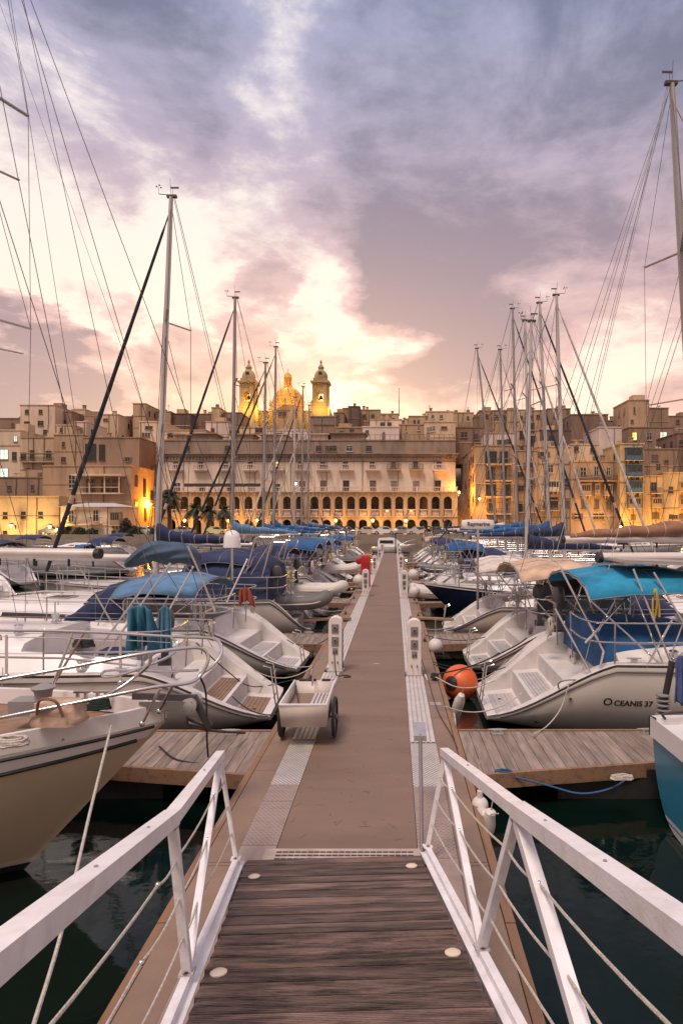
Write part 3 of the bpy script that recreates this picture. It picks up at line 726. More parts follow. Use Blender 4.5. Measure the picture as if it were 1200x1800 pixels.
        if forestay:
            fr,fc=forestay; top_=A.lerp(T,.97 if fr>.9 else fr); bot=Vector((L-.12,0,H.sheer(L)+.25)); mat={'dark':C_black,'blue':C_navy,'white':C_cream,'none':MC['wire']}[fc]
            m=MB(); n=46; pts=[bot.lerp(top_,i/n) for i in range(n+1)]
            if fc=='none': m.tube(pts,r,5)
            else:
                rr=[.028+.052*math.sin(PI*min(1,(1-i/n)*1.02))**.35*(1-i/n*.75)*(1+.12*math.sin(i*1.9)) if i<n-2 else .02 for i in range(n+1)]
                if fc=='dark' or fc=='blue':
                    # spiral of the darker uv strip shows round the paler cloth
                    for i in range(n):
                        m.tube(pts[i:i+2],rr[i:i+2],8,mi=(1 if (i%7 in(3,) and i<n*.35) else 0),caps=False)
                else: m.tube(pts,rr,8)
                m.tube([bot-Vector((0,0,.2)),bot-Vector((0,0,.02))],.07,10,mi=0)
            m.build('furled_headsail',[mat,C_tan],R)
        if boom:
            ex,ez,br=boom[0],boom[1]-WZ,boom[2]; g0=A+Vector((-.1,0,ez-z0+.03)); g1=Vector((ex,0,ez)); bc=boom[3] if len(boom)>3 else 'w'
            m=MB(); bmm=M('boom_alloy_'+bc,{'w':(.62,.56,.52),'g':(.40,.37,.35)}[bc],.42,.1,.07,3)
            m.tube([g0,g1],br,14,flat=.72); bo=m.build('boom',bmm,R)
            m=MB(); m.tube([g1+Vector((.01,0,0)),g1-Vector((.07,0,0))],br*1.06,14,flat=.72); m.build('boom_end',blk,bo)
            for f in (.3,.55,.8): p=g0.lerp(g1,f)-Vector((0,0,br)); m=MB(); m.tube([p+Vector((0,0,.02)),p-Vector((0,0,.1))],.02,6); m.build('boom_block',blk,bo)
            m=MB()
            p=g0.lerp(g1,.85)-Vector((0,0,br)); q=Vector((ck0+.5,0,zc)); 
            for o in (-.03,.03): m.tube([p+Vector((0,o*.1,0)),q+Vector((0,o,0))],.006,5)
            m.build('mainsheet',ropew,bo)
            if cover:
                n=22; m=MB(); rows=[]
                for i in range(n+1):
                    t=i/n; p=g0.lerp(g1,t*.96); hh=(.27*(1-t)**.7+.13)*(1+.08*math.sin(t*23+seed)); ww=(.16*(1-t)+.10)*(1+.1*math.sin(t*31+seed)); pk=.22*math.exp(-t*9)
                    rows.append([p+Vector((0,ww*math.sin(a)*(1 if math.cos(a)<0 else .8),br*.4+(hh+pk)*.5-(hh+pk)*.5*math.cos(a)-.06)) for a in [2*PI*k/12 for k in range(12)]])
                ids=m.grid(rows,closed=True); m.face(ids[0]); m.face(ids[-1]); so_=m.build('sail_cover',cover,R,angle=110)
                m=MB()
                for i in range(3,n,3):
                    m.tube([v*1.0 for v in rows[i]]+[rows[i][0]],.008,5)
                m.build('cover_tie',ropew,so_)
    if dodger:
        v0,v1=c0-.45,c0+.75; w=cw(c0+.2)*1.15; z0=cz(c0+.2)-.25; hh=.72
        m=MB(); rows=[]
        for i in range(9):
            t=i/8; v=v0+(v1-v0)*t; h=hh*(1-max(0,t-.35)**1.6*1.9); h=max(h,.1); r=[]
            for k in range(15):
                a=PI*k/14; r.append(Vector((v+.04*math.sin(k*2.1+i),w*math.cos(a)*1.0 if abs(math.cos(a))<.8 else w*math.copysign(.8+.2*(abs(math.cos(a))-.8)/.2,math.cos(a)),z0+h*math.sin(a)**.45+.012*math.sin(i*2.3+k))))
            rows.append(r)
        m.grid(rows); dg=m.build('spray_hood',dodger,R,angle=80,solid=.012)
        m=MB()
        for k in (4,10): m.tube([r_[k]+Vector((0,0,.01)) for r_ in rows],.007,5)
        m.tube([p+Vector((0,0,.012)) for p in rows[4]],.007,5); m.build('seam_piping',M('seam_grey',(.20,.22,.25),.8),dg)
        m=MB(); m.grid([[rows[5][k]+Vector((.05,0,.02)) for k in range(4,11)],[rows[7][k]+Vector((.06,0,.02)) for k in range(4,11)]]); m.build('hood_window',vinyl,dg,solid=.006)
        m=MB(); m.tube([p+Vector((-.01,0,0)) for p in rows[0]],.014,6); m.tube([rows[0][0],rows[4][0]],.012,6); m.tube([rows[0][-1],rows[4][-1]],.012,6); m.build('hood_frame',steel,dg)
    if bimini:
        bm_,bx0,bx1,bz=bimini; bz-=WZ; w=B*.40
        m=MB(); rows=[]
        for i in range(11):
            t=i/10; v=bx0+(bx1-bx0)*t; r=[]
            for k in range(13):
                a=-1+2*k/12; r.append(Vector((v,w*a,bz-.22*a*a-.12*(2*t-1)**2-.03*math.sin(PI*((t*3)%1))-(.10 if abs(a)>.98 else 0)+.012*math.sin(k*2.7+i*1.3))))
            rows.append(r)
        m.grid(rows); bo=m.build('bimini_canopy',bm_,R,angle=80,solid=.012)
        m=MB()
        for i in (0,5,10): m.tube([p+Vector((0,0,.008)) for p in rows[i]],.007,5)
        for k in (0,4,8,12): m.tube([rows[i][k]+Vector((0,0,.008)) for i in range(11)],.007,5)
        m.build('seam_piping',M('seam_grey',(.20,.22,.25),.8),bo)
        m=MB()
        for i in (0,3,7,10): m.tube([p-Vector((0,0,.02)) for p in rows[i]],.013,8)
        xm=(bx0+bx1)/2
        for sd in (-1,1):
            k=12 if sd>0 else 0; base=Vector((xm,sd*H.w(max(xm,.3))*.86,H.sheer(max(xm,.3))+.02))
            for i in (0,3,7,10): m.tube([base+Vector((.1*(i-5)/5,0,0)),rows[i][k]],.013,8)
            m.tube([base+Vector((1.1,0,0)),rows[10][k]],.01,6)
        m.build('bimini_frame',steel,bo)
    if frame: # bare stainless davit arch over the stern
        m=MB(); z=frame-WZ; a=max(.3,scoop*.9); w=H.w(a)*.9
        for o in (0,.45):
            m.tube(curve([(a+o+.5,-w,H.sheer(a+o)),(a+o+.1,-w,z-.25),(a+o,-w*.85,z),(a+o,w*.85,z),(a+o+.1,w,z-.25),(a+o+.5,w,H.sheer(a+o))],5),.02,8)
        for sd in (-1,1): m.tube([(a,sd*w*.8,z),(a+.45,sd*w*.8,z)],.016,6); m.tube([(a+.2,sd*w,z-.3),(a+1.0,sd*w,H.sheer(a)+.1)],.014,6)
        m.build('stern_arch',steel,R)
    if detail>1 and not bow_in:
        # outboard clamped to the rail, ladder and cushions
        sd=1 if seed%2 else -1; a=scoop*.9+.1
        m=MB(); o=Vector((a-.02,sd*H.w(a)*.62,H.sheer(a)+.62)); m.lathe([(.05,-.06),(.11,-.02),(.13,.08),(.12,.2),(.08,.27),(.02,.29)],o+Vector((-.08,0,0)),14); m.box(o+Vector((-.06,0,-.25)),(.09,.07,.55)); m.box(o+Vector((-.06,0,-.52)),(.2,.03,.12)); 
        m.build('outboard_motor',M('motor_grey',(.07,.07,.075),.35),R) if seed%3 else None
        m=MB()
        for q in (-.14,.14): m.tube([(-.01,q,tail+.1),(.08,q,tail+.75),(.2,q,tail+.78)],.012,6)
        for h in (.25,.45,.65): m.tube([(.03,-.14,tail+h),(.03,.14,tail+h)],.012,6)
        m.build('boarding_ladder',steel,R)
        m=MB(); m.box((ck0+.8,-H.w(ck0)*.45,zc-.10),(.9,.36,.08)); m.build('cushion',C_navy if seed%2 else C_tan,R)
    return R,H
def fender_obj(label,loc,grp,mat=fendw,r=.11,l=.52,tilt=0,ball=False):
    m=MB()
    if ball: m.sphere((0,0,0),r,16,10); m.lathe([(.03,0),(.03,.06)],(0,0,r*.97),8)
    else: m.lathe([(.02,-l/2-.05),(.05,-l/2-.04),(r*.8,-l/2+.03),(r,-l/2+.1),(r,l/2-.1),(r*.8,l/2-.03),(.05,l/2+.04),(.02,l/2+.06)],(0,0,0),14)
    m.tube([(0,0,l/2 if not ball else r),(0,.02,l/2+.35)],.006,5,mi=1)
    o=m.build('fender',[mat,ropew]); o.location=loc; o.rotation_euler=(tilt,tilt*.4,0); return tag(o,label,'fender',grp)
BW=(.78,.74,.73)
BR,BLf={},{}
# ---- right hand boats (stern to the pier unless said)
r1=boat('sailing_yacht','sailboat','white sloop lettered OCEANIS 37 with turquoise bimini and blue cockpit cover, nearest on the right',1.5,10.35,1,yaw=-.03,L=11.2,B=3.6,fs=1.22,fb=1.45,scoop=1.75,tail=.12,col=(.66,.62,.57),
   boot=(.10,.10,.09),stripe=(.4,.38,.34),mast=(6.9,15,.6,'pale'),boom=(2.05,2.22,.12,'w'),cover=None,forestay=(.95,'white'),dodger=None,bimini=(C_turq,1.45,3.6,2.1),seed=1,line=(.16,.15,.15),sw=.86)
r2=boat('sailing_yacht','sailboat','white sloop with tan and navy folded canopies and a radar pole, second on the right',1.62,13.3,1,yaw=.02,L=10.5,B=3.3,fs=1.15,fb=1.4,scoop=1.5,extra=((.7,-1.1,1.6),(.9,1.1,1.6),(2.0,.1,3.2),(1.4,0,2.4)),mast=(5.25,12.65,.66,'grey'),boom=(2.15,2.45,.12,'w'),cover=C_brown,
   forestay=(.97,'white'),dodger=C_navy,bimini=(C_tan,.9,2.7,2.05),seed=2,col=(.70,.62,.57),line=(.15,.1,.09))
r3=boat('sailing_yacht','sailboat','beige hulled sloop with long white open stern beyond the second finger, third right',1.4,17.3,1,yaw=-.04,L=9.8,B=3.1,fs=1.05,fb=1.3,scoop=1.5,mast=None,
   dodger=C_tan,bimini=(C_cream,.9,2.4,1.9),seed=3,col=(.52,.45,.39))
r4=boat('sailing_yacht','sailboat','dark navy hulled small yacht lying bow towards the pier on the right',.98,20.7,1,bow_in=True,L=8.4,B=2.7,fs=.85,fb=1.25,scoop=0,rake=1.3,col=(.012,.022,.06),boot=(.2,.05,.04),stripe=(.6,.58,.55),
   mast=(4.85,9.8,.2,'pale'),boom=(1.6,1.9,.08,'w'),cover=C_navy,forestay=(.9,'none'),seed=4,wheel=False,line=(.5,.45,.42),short='')
specs_r=[ # D, label, colours, mast(height, kind), forestay, covers
 (24.6,'white sloop with grey sail bag and long open stern, fifth on the right',9.6,3.2,(5.55,12.2,.35,'pale'),'white',C_navy,C_navy,None,(.74,.70,.68)),
 (27.9,'white sloop with tall mast and dark furled headsail, sixth on the right',9.9,3.2,(5.75,13.1,.5,'pale'),'dark',C_blue,None,(C_blue,.9,2.5,2.0),(.72,.69,.67)),
 (31.7,'white yacht with bright blue boom cover, seventh on the right',9.6,3.2,(5.6,13.5,.3,'pale'),'white',C_blue,C_navy,None,(.75,.72,.70)),
 (35.0,'white yacht with black sail bag and steering arch, eighth on the right',10.2,3.3,(5.7,15.4,.3,'grey'),'blue',C_black,C_black,(C_navy,.9,2.4,2.0),(.70,.66,.64)),
 (39.2,'cream yacht with tan spray hood, ninth on the right',9.4,3.1,(5.7,14.2,.35,'grey'),'white',C_cream,C_tan,None,(.68,.61,.53)),
 (42.4,'white yacht under the most steeply leaning mast, tenth on the right',9.6,3.1,(5.75,15.2,1.5,'grey'),'dark',C_navy,None,(C_navy,.9,2.4,1.9),(.74,.71,.69)),
 (46.6,'white yacht with pale boom cover, eleventh on the right',9.2,3.1,None,None,None,C_cream,(C_tan,.8,2.6,1.9),(.73,.70,.67)),
 (50.0,'white yacht with blue spray hood, twelfth on the right',9.2,3.1,None,None,None,C_blue,(C_navy,.8,2.6,1.8),(.75,.71,.70)),
 (54.0,'white yacht moored closest to the end of the pier on the right',9.0,3.0,None,None,None,C_navy,None,(.72,.68,.66))]
for i,(D,lab,Ln,Bm,ms,fs_,cv,dg,bi,cl) in enumerate(specs_r):
    boat('sailing_yacht','sailboat',lab,1.45+.15*random.random(),D,1,yaw=random.uniform(-.03,.03),L=Ln,B=Bm,scoop=1.3,fs=1.05+.1*random.random(),mast=ms,boom=((1.7,2.25+.1*(i%3),.09,'w') if ms else None),cover=cv,
         forestay=((.94,fs_) if fs_ else None),dodger=dg,bimini=bi,col=cl,seed=20+i,detail=2 if D<30 else 1,frame=(2.1 if i%3==1 else False),closed=i%2==1)
# ---- left hand boats
l2=boat('sailing_yacht','sailboat','white sloop with turquoise cloths over its rail, its stern just beyond the dock cart',-2.0,10.15,-1,yaw=.04,L=10.6,B=3.35,fs=1.10,fb=1.35,scoop=1.7,tail=.14,col=(.68,.63,.58),boot=(.05,.06,.08),stripe=(.4,.36,.33),
   mast=(5.36,14.6,.42,'pale'),boom=(3.0,2.30,.115,'w'),cover=None,forestay=(.9,'none'),seed=5,dodger=None,line=(.2,.17,.16),wheel=True)
l3=boat('sailing_yacht','sailboat','white yacht with blue bunched canopy and pointed pole hung stern, third on the left',-1.98,12.95,-1,yaw=-.05,L=11.2,B=3.2,fs=1.2,fb=1.4,scoop=1.7,tail=.2,col=(.70,.66,.62),
   stays=False,mast=(7.6,15.6,.3,'pale'),boom=(2.35,2.05,.11,'w'),cover=None,forestay=(.9,'none'),bimini=(C_lblue,1.9,3.6,1.75),dodger=C_navy,seed=6,line=(.06,.06,.09))
l4=boat('sailing_yacht','sailboat','white yacht with bare steel arch and navy tent over its stern, fourth on the left',-2.35,17.2,-1,L=7.9,B=3.2,fs=1.25,fb=1.3,scoop=.95,tail=.25,col=(.68,.64,.60),line=(.03,.03,.03),
   mast=(4.52,12.2,.45,'pale'),boom=(1.7,2.2,.10,'w'),cover=C_navy,forestay=(.93,'dark'),dodger=C_navy,bimini=(C_navy,1.5,3.2,2.1),frame=2.45,seed=7)
specs_l=[
 (20.7,'white yacht with an outboard and rolled dinghy at its stern, fifth on the left',9.4,3.1,None,None,None,C_black,(C_navy,1.1,2.6,2.1),(.72,.69,.66)),
 (25.9,'white sloop whose mast stands just left of the church, sixth on the left',8.6,3.2,(4.7,12.6,-.12+.25,'grey'),'dark',C_lblue,None,(C_blue,.9,2.6,2.1),(.75,.71,.69)),
 (29.0,'white yacht with bright blue boom cover, seventh on the left',9.6,3.1,None,None,None,C_blue,(C_blue,.9,3.3,2.15),(.74,.71,.69)),
 (33.0,'white yacht with radar dome near its stern, eighth on the left',9.6,3.1,(4.9,11.7,-.12+.25,'grey'),'dark',C_blue,None,(C_lblue,.9,2.8,2.1),(.70,.66,.63)),
 (36.2,'white yacht with the tallest mast in front of the arcade, ninth on the left',9.8,3.1,(5.0,13.5,-.12+.25,'grey'),'dark',C_blue,C_lblue,None,(.74,.72,.70)),
 (40.3,'cream yacht with navy hood, tenth on the left',9.0,3.0,None,None,None,C_navy,None,(.66,.60,.52)),
 (43.9,'white yacht whose short mast stands before the bright flood lamp, eleventh on the left',9.2,3.0,(5.1,12.1,.12,'pale'),'white',C_lblue,None,(C_blue,.8,2.6,2.0),(.74,.71,.69)),
 (47.6,'white yacht with blue cockpit awning, twelfth on the left',9.2,3.0,(5.0,13.7,-.12+.25,'grey'),'dark',C_navy,None,(C_lblue,.8,2.8,2.0),(.72,.69,.66)),
 (50.9,'white yacht with grey awning, thirteenth on the left',9.2,3.0,(5.1,12.9,-.12+.25,'grey'),'white',C_lblue,C_lblue,None,(.75,.72,.70)),
 (54.8,'white yacht moored closest to the end of the pier on the left',9.0,3.0,None,None,None,C_blue,None,(.73,.70,.68))]
for i,(D,lab,Ln,Bm,ms,fs_,cv,dg,bi,cl) in enumerate(specs_l):
    boat('sailing_yacht','sailboat',lab,-2.25-.15*random.random(),D,-1,yaw=random.uniform(-.03,.03),L=Ln,B=Bm,scoop=1.3,fs=1.05+.1*random.random(),mast=ms,boom=((1.7,2.25+.1*(i%3),.09,'w') if ms else None),cover=cv,
         forestay=((.94,fs_) if fs_ else None),dodger=dg,bimini=bi,col=cl,seed=40+i,detail=2 if D<30 else 1,frame=(2.2 if i%3==0 else False),closed=i%3!=1)
# ---- L1: tan bowed cruiser in the left foreground
l1=boat('sailing_yacht','sailboat','tan hulled cruiser pointing its bow and steel rails at the pier in the left foreground',-2.2,5.55,-1,bow_in=True,yaw=.02,L=9.2,B=3.1,fs=1.05,fb=1.42,scoop=0,rake=1.35,col=(.56,.46,.33),boot=(.02,.025,.04),stripe=(.62,.53,.40),
   mast=None,seed=8,rough=True,line=(.03,.025,.03),rails=False,sw=.7,wheel=False)
R,H=l1; Ln=9.2
wb=MB()
for sd in (-1,1):
    # white bulwark band over the dark stripe
    xs=[Ln*f for f in (.3,.45,.6,.7,.8,.87,.93,.97,.99,1.0)]
    rows=[[H.pt(v,1,sd,.012)+Vector((0,0,z)) for z in (.0,.02,.10,.16,.165)]+[H.pt(v,1,sd,-.05)+Vector((0,0,z)) for z in (.165,.0)] for v in xs]
    wb.grid(rows)
wb.build('bulwark',white,R,angle=40)
for sd in (-1,1):
    m=MB(); m.grid([[H.pt(v,a,sd,.009) for a in (.885,.92,.96,1.0)] for v in xs]); m.build('white_band',white,R)
m=MB()
for sd in (-1,1):
    m.tube([H.pt(v,.885,sd,.012) for v in [Ln*f for f in (.3,.5,.6,.7,.8,.87,.93,.97,.99)]],.02,6)
m.build('dark_stripe',blk,R)
m=MB()
bz=H.sheer(Ln)+.16
def q(px,py,D):  # a real point, in this boat's frame
    return R_inv @ P(px,py,D)
R_inv=(Matrix.Translation(R.location)@Matrix.Rotation(R.rotation_euler[2],4,'Z')).inverted()
topn=[(-60,1209,4.9),(0,1195,5.0),(120,1174,5.15),(240,1151,5.3),(330,1139,5.5),(358,1142,5.6),(366,1160,5.6),(352,1188,5.55),(330,1201,5.45),(270,1208,5.3),(150,1232,5.1),(0,1262,4.95),(-60,1276,4.9)]
m.tube(curve([q(*a) for a in topn],5),.016,10)
topf=[(-60,1107,6.4),(0,1108,6.4),(100,1109,6.4),(200,1113,6.35),(300,1119,6.25),(372,1122,6.1),(388,1134,6.0),(388,1152,5.9),(372,1172,5.8),(352,1185,5.7)]
m.tube(curve([q(*a) for a in topf],5),.016,10)
lo=[(265,1150,5.5),(262,1168,5.5),(240,1188,5.5),(205,1213,5.4),(150,1240,5.35),(115,1265,5.3),(108,1285,5.3),(112,1302,5.25)]
m.tube(curve([q(*a) for a in lo],5),.016,10)
lp=[(300,1121,6.1),(312,1130,6.1),(308,1145,6.0),(285,1160,5.9),(220,1184,5.8),(185,1190,5.8),(180,1183,5.8),(200,1178,5.9),(290,1180,5.9),(348,1178,5.75)]
m.tube(curve([q(*a) for a in lp],5),.014,8)
for a,b in (((282,1210,5.45),(250,1272,5.45)),((128,1112,6.4),(93,1206,6.3)),((12,1116,6.4),(12,1188,6.3)),((305,1203,5.5),(280,1250,5.6)),((212,1117,6.3),(212,1200,6.2))):
    m.tube([q(*a),q(*b)],.015,8); m.sphere(q(*b),.028,8,5)
m.build('bow_rail',steel,R)
m=MB()
for z in (0,): m.tube([q(0,1119,6.4),q(200,1124,6.4),q(300,1130,6.2)],.006,5); m.tube([q(0,1155,6.5),q(110,1157,6.4),q(240,1170,6.2)],.012,6)
m.build('lifeline',steel,R)
# anchor roller, anchor, windlass, hatch, rope and box on deck
m=MB(); m.box((Ln+.02,0,bz-.03),(.5,.22,.012)); m.box((Ln+.05,.11,bz+.0),(.5,.012,.09)); m.box((Ln+.05,-.11,bz+.0),(.5,.012,.09)); m.build('bow_roller',steel,R)
m=MB(); m.lathe([(.03,-.12),(.075,-.11),(.05,0),(.075,.11),(.03,.12)],(Ln+.26,0,bz),16,0,'y'); m.build('roller_wheel',alu,R)
m=MB(); m.beam((Ln-.3,0,bz+.07),(Ln+.30,0,bz+.05),.03,.05); m.beam((Ln+.28,0,bz+.05),(Ln+.42,0,bz-.22),.03,.06)
ids=[m.pt(p) for p in ((Ln+.44,0,bz-.26),(Ln+.26,-.09,bz-.17),(Ln+.20,0,bz-.13),(Ln+.26,.09,bz-.17))]; m.face(ids); m.build('anchor',M('galvanised',(.12,.11,.11),.5,.7,.2),R,solid=.015)
m=MB(); m.lathe([(.10,0),(.11,.1),(.07,.13),(.08,.2),(.11,.24),(.04,.27)],(Ln-1.15,0,bz-.08),16); m.box((Ln-1.3,0,bz-.02),(.25,.2,.14)); m.build('windlass',grey,R)
for v in (Ln-.75,Ln-.95):
    for sd in (-1,1):
        m=MB(); m.box((v,sd*.33,bz+.02),(.16,.03,.02)); m.box((v-.04,sd*.33,bz-.02),(.03,.03,.06)); m.box((v+.04,sd*.33,bz-.02),(.03,.03,.06)); m.build('bow_cleat',steel,R)
m=MB(); m.box((Ln-2.6,0,bz+.02),(.62,.6,.1)); m.box((Ln-2.6,0,bz+.075),(.54,.52,.012),1); m.build('hatch',[white,vinyl],R)
# ================================================================ TOWN
def stone(i,c,d=.35): return M('limestone_%d'%i,c,.88,0,.16,.22,bump=.5,bscale=4,dirt=min(.75,d*1.6),dcol=tuple(x*.45 for x in c),dscale=.9,stretch=(1,1,.22),world=True)
ST=[stone(0,(0.531,0.373,0.236)),stone(1,(0.452,0.305,0.195)),stone(2,(0.305,0.203,0.142)),stone(3,(0.633,0.463,0.307)),stone(4,(0.678,0.542,0.484),.15),stone(5,(0.226,0.141,0.100),.5),stone(6,(0.147,0.096,0.077),.5),stone(7,(0.588,0.407,0.212)),stone(8,(0.678,0.520,0.389))]
DK,MD,TN,LT,WH,BR_,BK,YL,PK=5,2,1,3,4,5,6,7,8
win_gl=M('window_dark',(.035,.032,.035),.25,0,.3); win_fr=M('window_frame',(.24,.175,.135),.6,0,.15); win_w=M('window_frame_white',(.6,.54,.48),.6)
shut=M('brown_shutter',(.16,.11,.085),.7,0,.2); shutg=M('grey_shutter',(.30,.26,.24),.7,0,.2); lit=M('lit_window',(1,.72,.22),.5,emis=1.6); litc=M('lit_window_cool',(.75,.9,.75),.5,emis=.9)
bluew=M('blue_timber',(.055,.115,.21),.6,0,.12); iron=M('iron_rail',(.05,.045,.045),.6); woodb=M('ochre_timber',(.40,.27,.17),.65,0,.12)
WC={}
def wmesh(st,w,h):
    key=(st,round(w*4),round(h*4))
    if key in WC: return WC[key]
    m=MB(); t=.05; mats=[win_gl,win_fr]
    if st=='S':
        mats=[win_gl,win_fr,shut]; m.bbox(-w/2,w/2,-.03,.02,0,h,0)
        for a,b in ((-w*.98,-w*.52),(w*.52,w*.98)): m.bbox(a,b,-.10,-.001,0,h,2)
        m.bbox(-.03,.03,-.06,.02,0,h,1); m.bbox(-w/2-.15,w/2+.15,-.2,.02,-.15,-.001,1)
    if st in 'wlcWsgtd':
        mats={'w':[win_gl,win_fr],'l':[lit,win_fr],'c':[litc,win_fr],'W':[win_gl,win_w],'s':[shut,win_fr],'g':[shutg,win_fr],'t':[win_gl,woodb],'d':[win_gl,iron]}[st]
        m.bbox(-w/2,w/2,-.03,.02,0,h,0)
        for a,b,c,d in ((-w/2-t,-w/2,-t,h+t),(w/2,w/2+t,-t,h+t),(-w/2,w/2,h,h+t),(-w/2,w/2,-t,0),(-.03,.03,0,h)): m.bbox(a,b,-.09,.02,c,d,1)
        m.bbox(-w/2,w/2,-.07,.0,h*.62,h*.62+.05,1); m.bbox(-w/2-.15,w/2+.15,-.2,.02,-t-.1,-t-.001,1)
        if st in 'sg':
            for i in range(1,8): m.bbox(-w/2+.03,w/2-.03,-.05,-.031,h*i/8,h*i/8+.03,1)
    WC[key]=(m,mats); return WC[key]
WME={}
def window(par,x,z,st,w,h,y=0):
    key=(st,round(w*4),round(h*4))
    if key not in WME:
        m,mats=wmesh(st,w,h); o=m.build('window',mats,par); WME[key]=o.data
    else:
        o=bpy.data.objects.new('window',WME[key]); COL.objects.link(o); o.parent=par
    o.location=(x,y,z); return o
def balcony(par,x,z,w,st,d=.9,h=1.0,mat=None):
    m=MB(); 
    if st=='iron':
        m.bbox(x-w/2,x+w/2,-d,-.001,z-.16,z); m.bbox(x-w/2,x-w/2+.05,-d,-.02,z+h-.05,z+h,1); m.bbox(x+w/2-.05,x+w/2,-d,-.02,z+h-.05,z+h,1); m.bbox(x-w/2+.05,x+w/2-.05,-d,-d+.05,z+h-.06,z+h,1)
        n=max(6,int(w/.16))
        for i in range(n): xx=x-w/2+.03+(w-.06)*i/(n-1); m.bbox(xx-.018,xx+.018,-d+.005,-d+.04,z,z+h-.06,1)
        return m.build('balcony',[mat or ST[3],iron],par)
    if st=='stone':
        m.bbox(x-w/2,x+w/2,-d,-.001,z-.22,z); m.bbox(x-w/2*.8,x+w/2*.8,-d*.6,-.001,z-.5,z-.221); m.bbox(x-w/2,x+w/2,-d,-d+.22,z+h-.14,z+h)
        for xx in (x-w/2+.1,x+w/2-.1): m.bbox(xx-.1,xx+.1,-d+.01,-d+.21,z,z+h-.141)
        n=max(4,int(w/.36))
        for i in range(1,n): xx=x-w/2+w*i/n; m.lathe([(.06,0),(.1,.25),(.05,.5),(.07,h-.142)],(xx,-d+.11,z),6)
        return m.build('balcony',mat or ST[4],par)
    if st=='slats':
        m.bbox(x-w/2,x+w/2,-d,-.001,z-.22,z); m.bbox(x-w/2,x+w/2,-d,-d+.08,z+h-.08,z+h,1); m.bbox(x-w/2,x+w/2,-d,-d+.08,z,z+.1,1)
        n=int(w/.25)
        for i in range(n+1): xx=x-w/2+.05+(w-.1)*i/n; m.bbox(xx-.05,xx+.05,-d+.01,-d+.07,z+.1,z+h-.08,1)
        return m.build('balcony',[ST[1],shut],par)
def boxbal(par,x,z,w,h,mat,d=.9,n=4,panes=True):
    m=MB(); m.bbox(x-w/2,x+w/2,-d,-.001,z,z+h,0); m.bbox(x-w/2-.1,x+w/2+.1,-d-.1,-.001,z+h+.001,z+h+.12,0); m.bbox(x-w/2-.08,x+w/2+.08,-d-.08,-.001,z-.12,z-.001,2)
    for i in range(n):
        a=x-w/2+.1+(w-.2)*i/n; b=x-w/2+.1+(w-.2)*(i+1)/n
        if panes: m.bbox(a+.05,b-.05,-d-.03,-d-.002,z+h*.42,z+h*.92,1)
        m.bbox(a+.06,b-.06,-d-.025,-d-.002,z+h*.06,z+h*.34,0)
    for i in (-1,0,1): m.bbox(x+i*w*.35-.1,x+i*w*.35+.1,-d*.8,-.001,z-.55,z-.121,2)
    return m.build('enclosed_balcony',[mat,win_gl,ST[3]],par)
HN=[0]
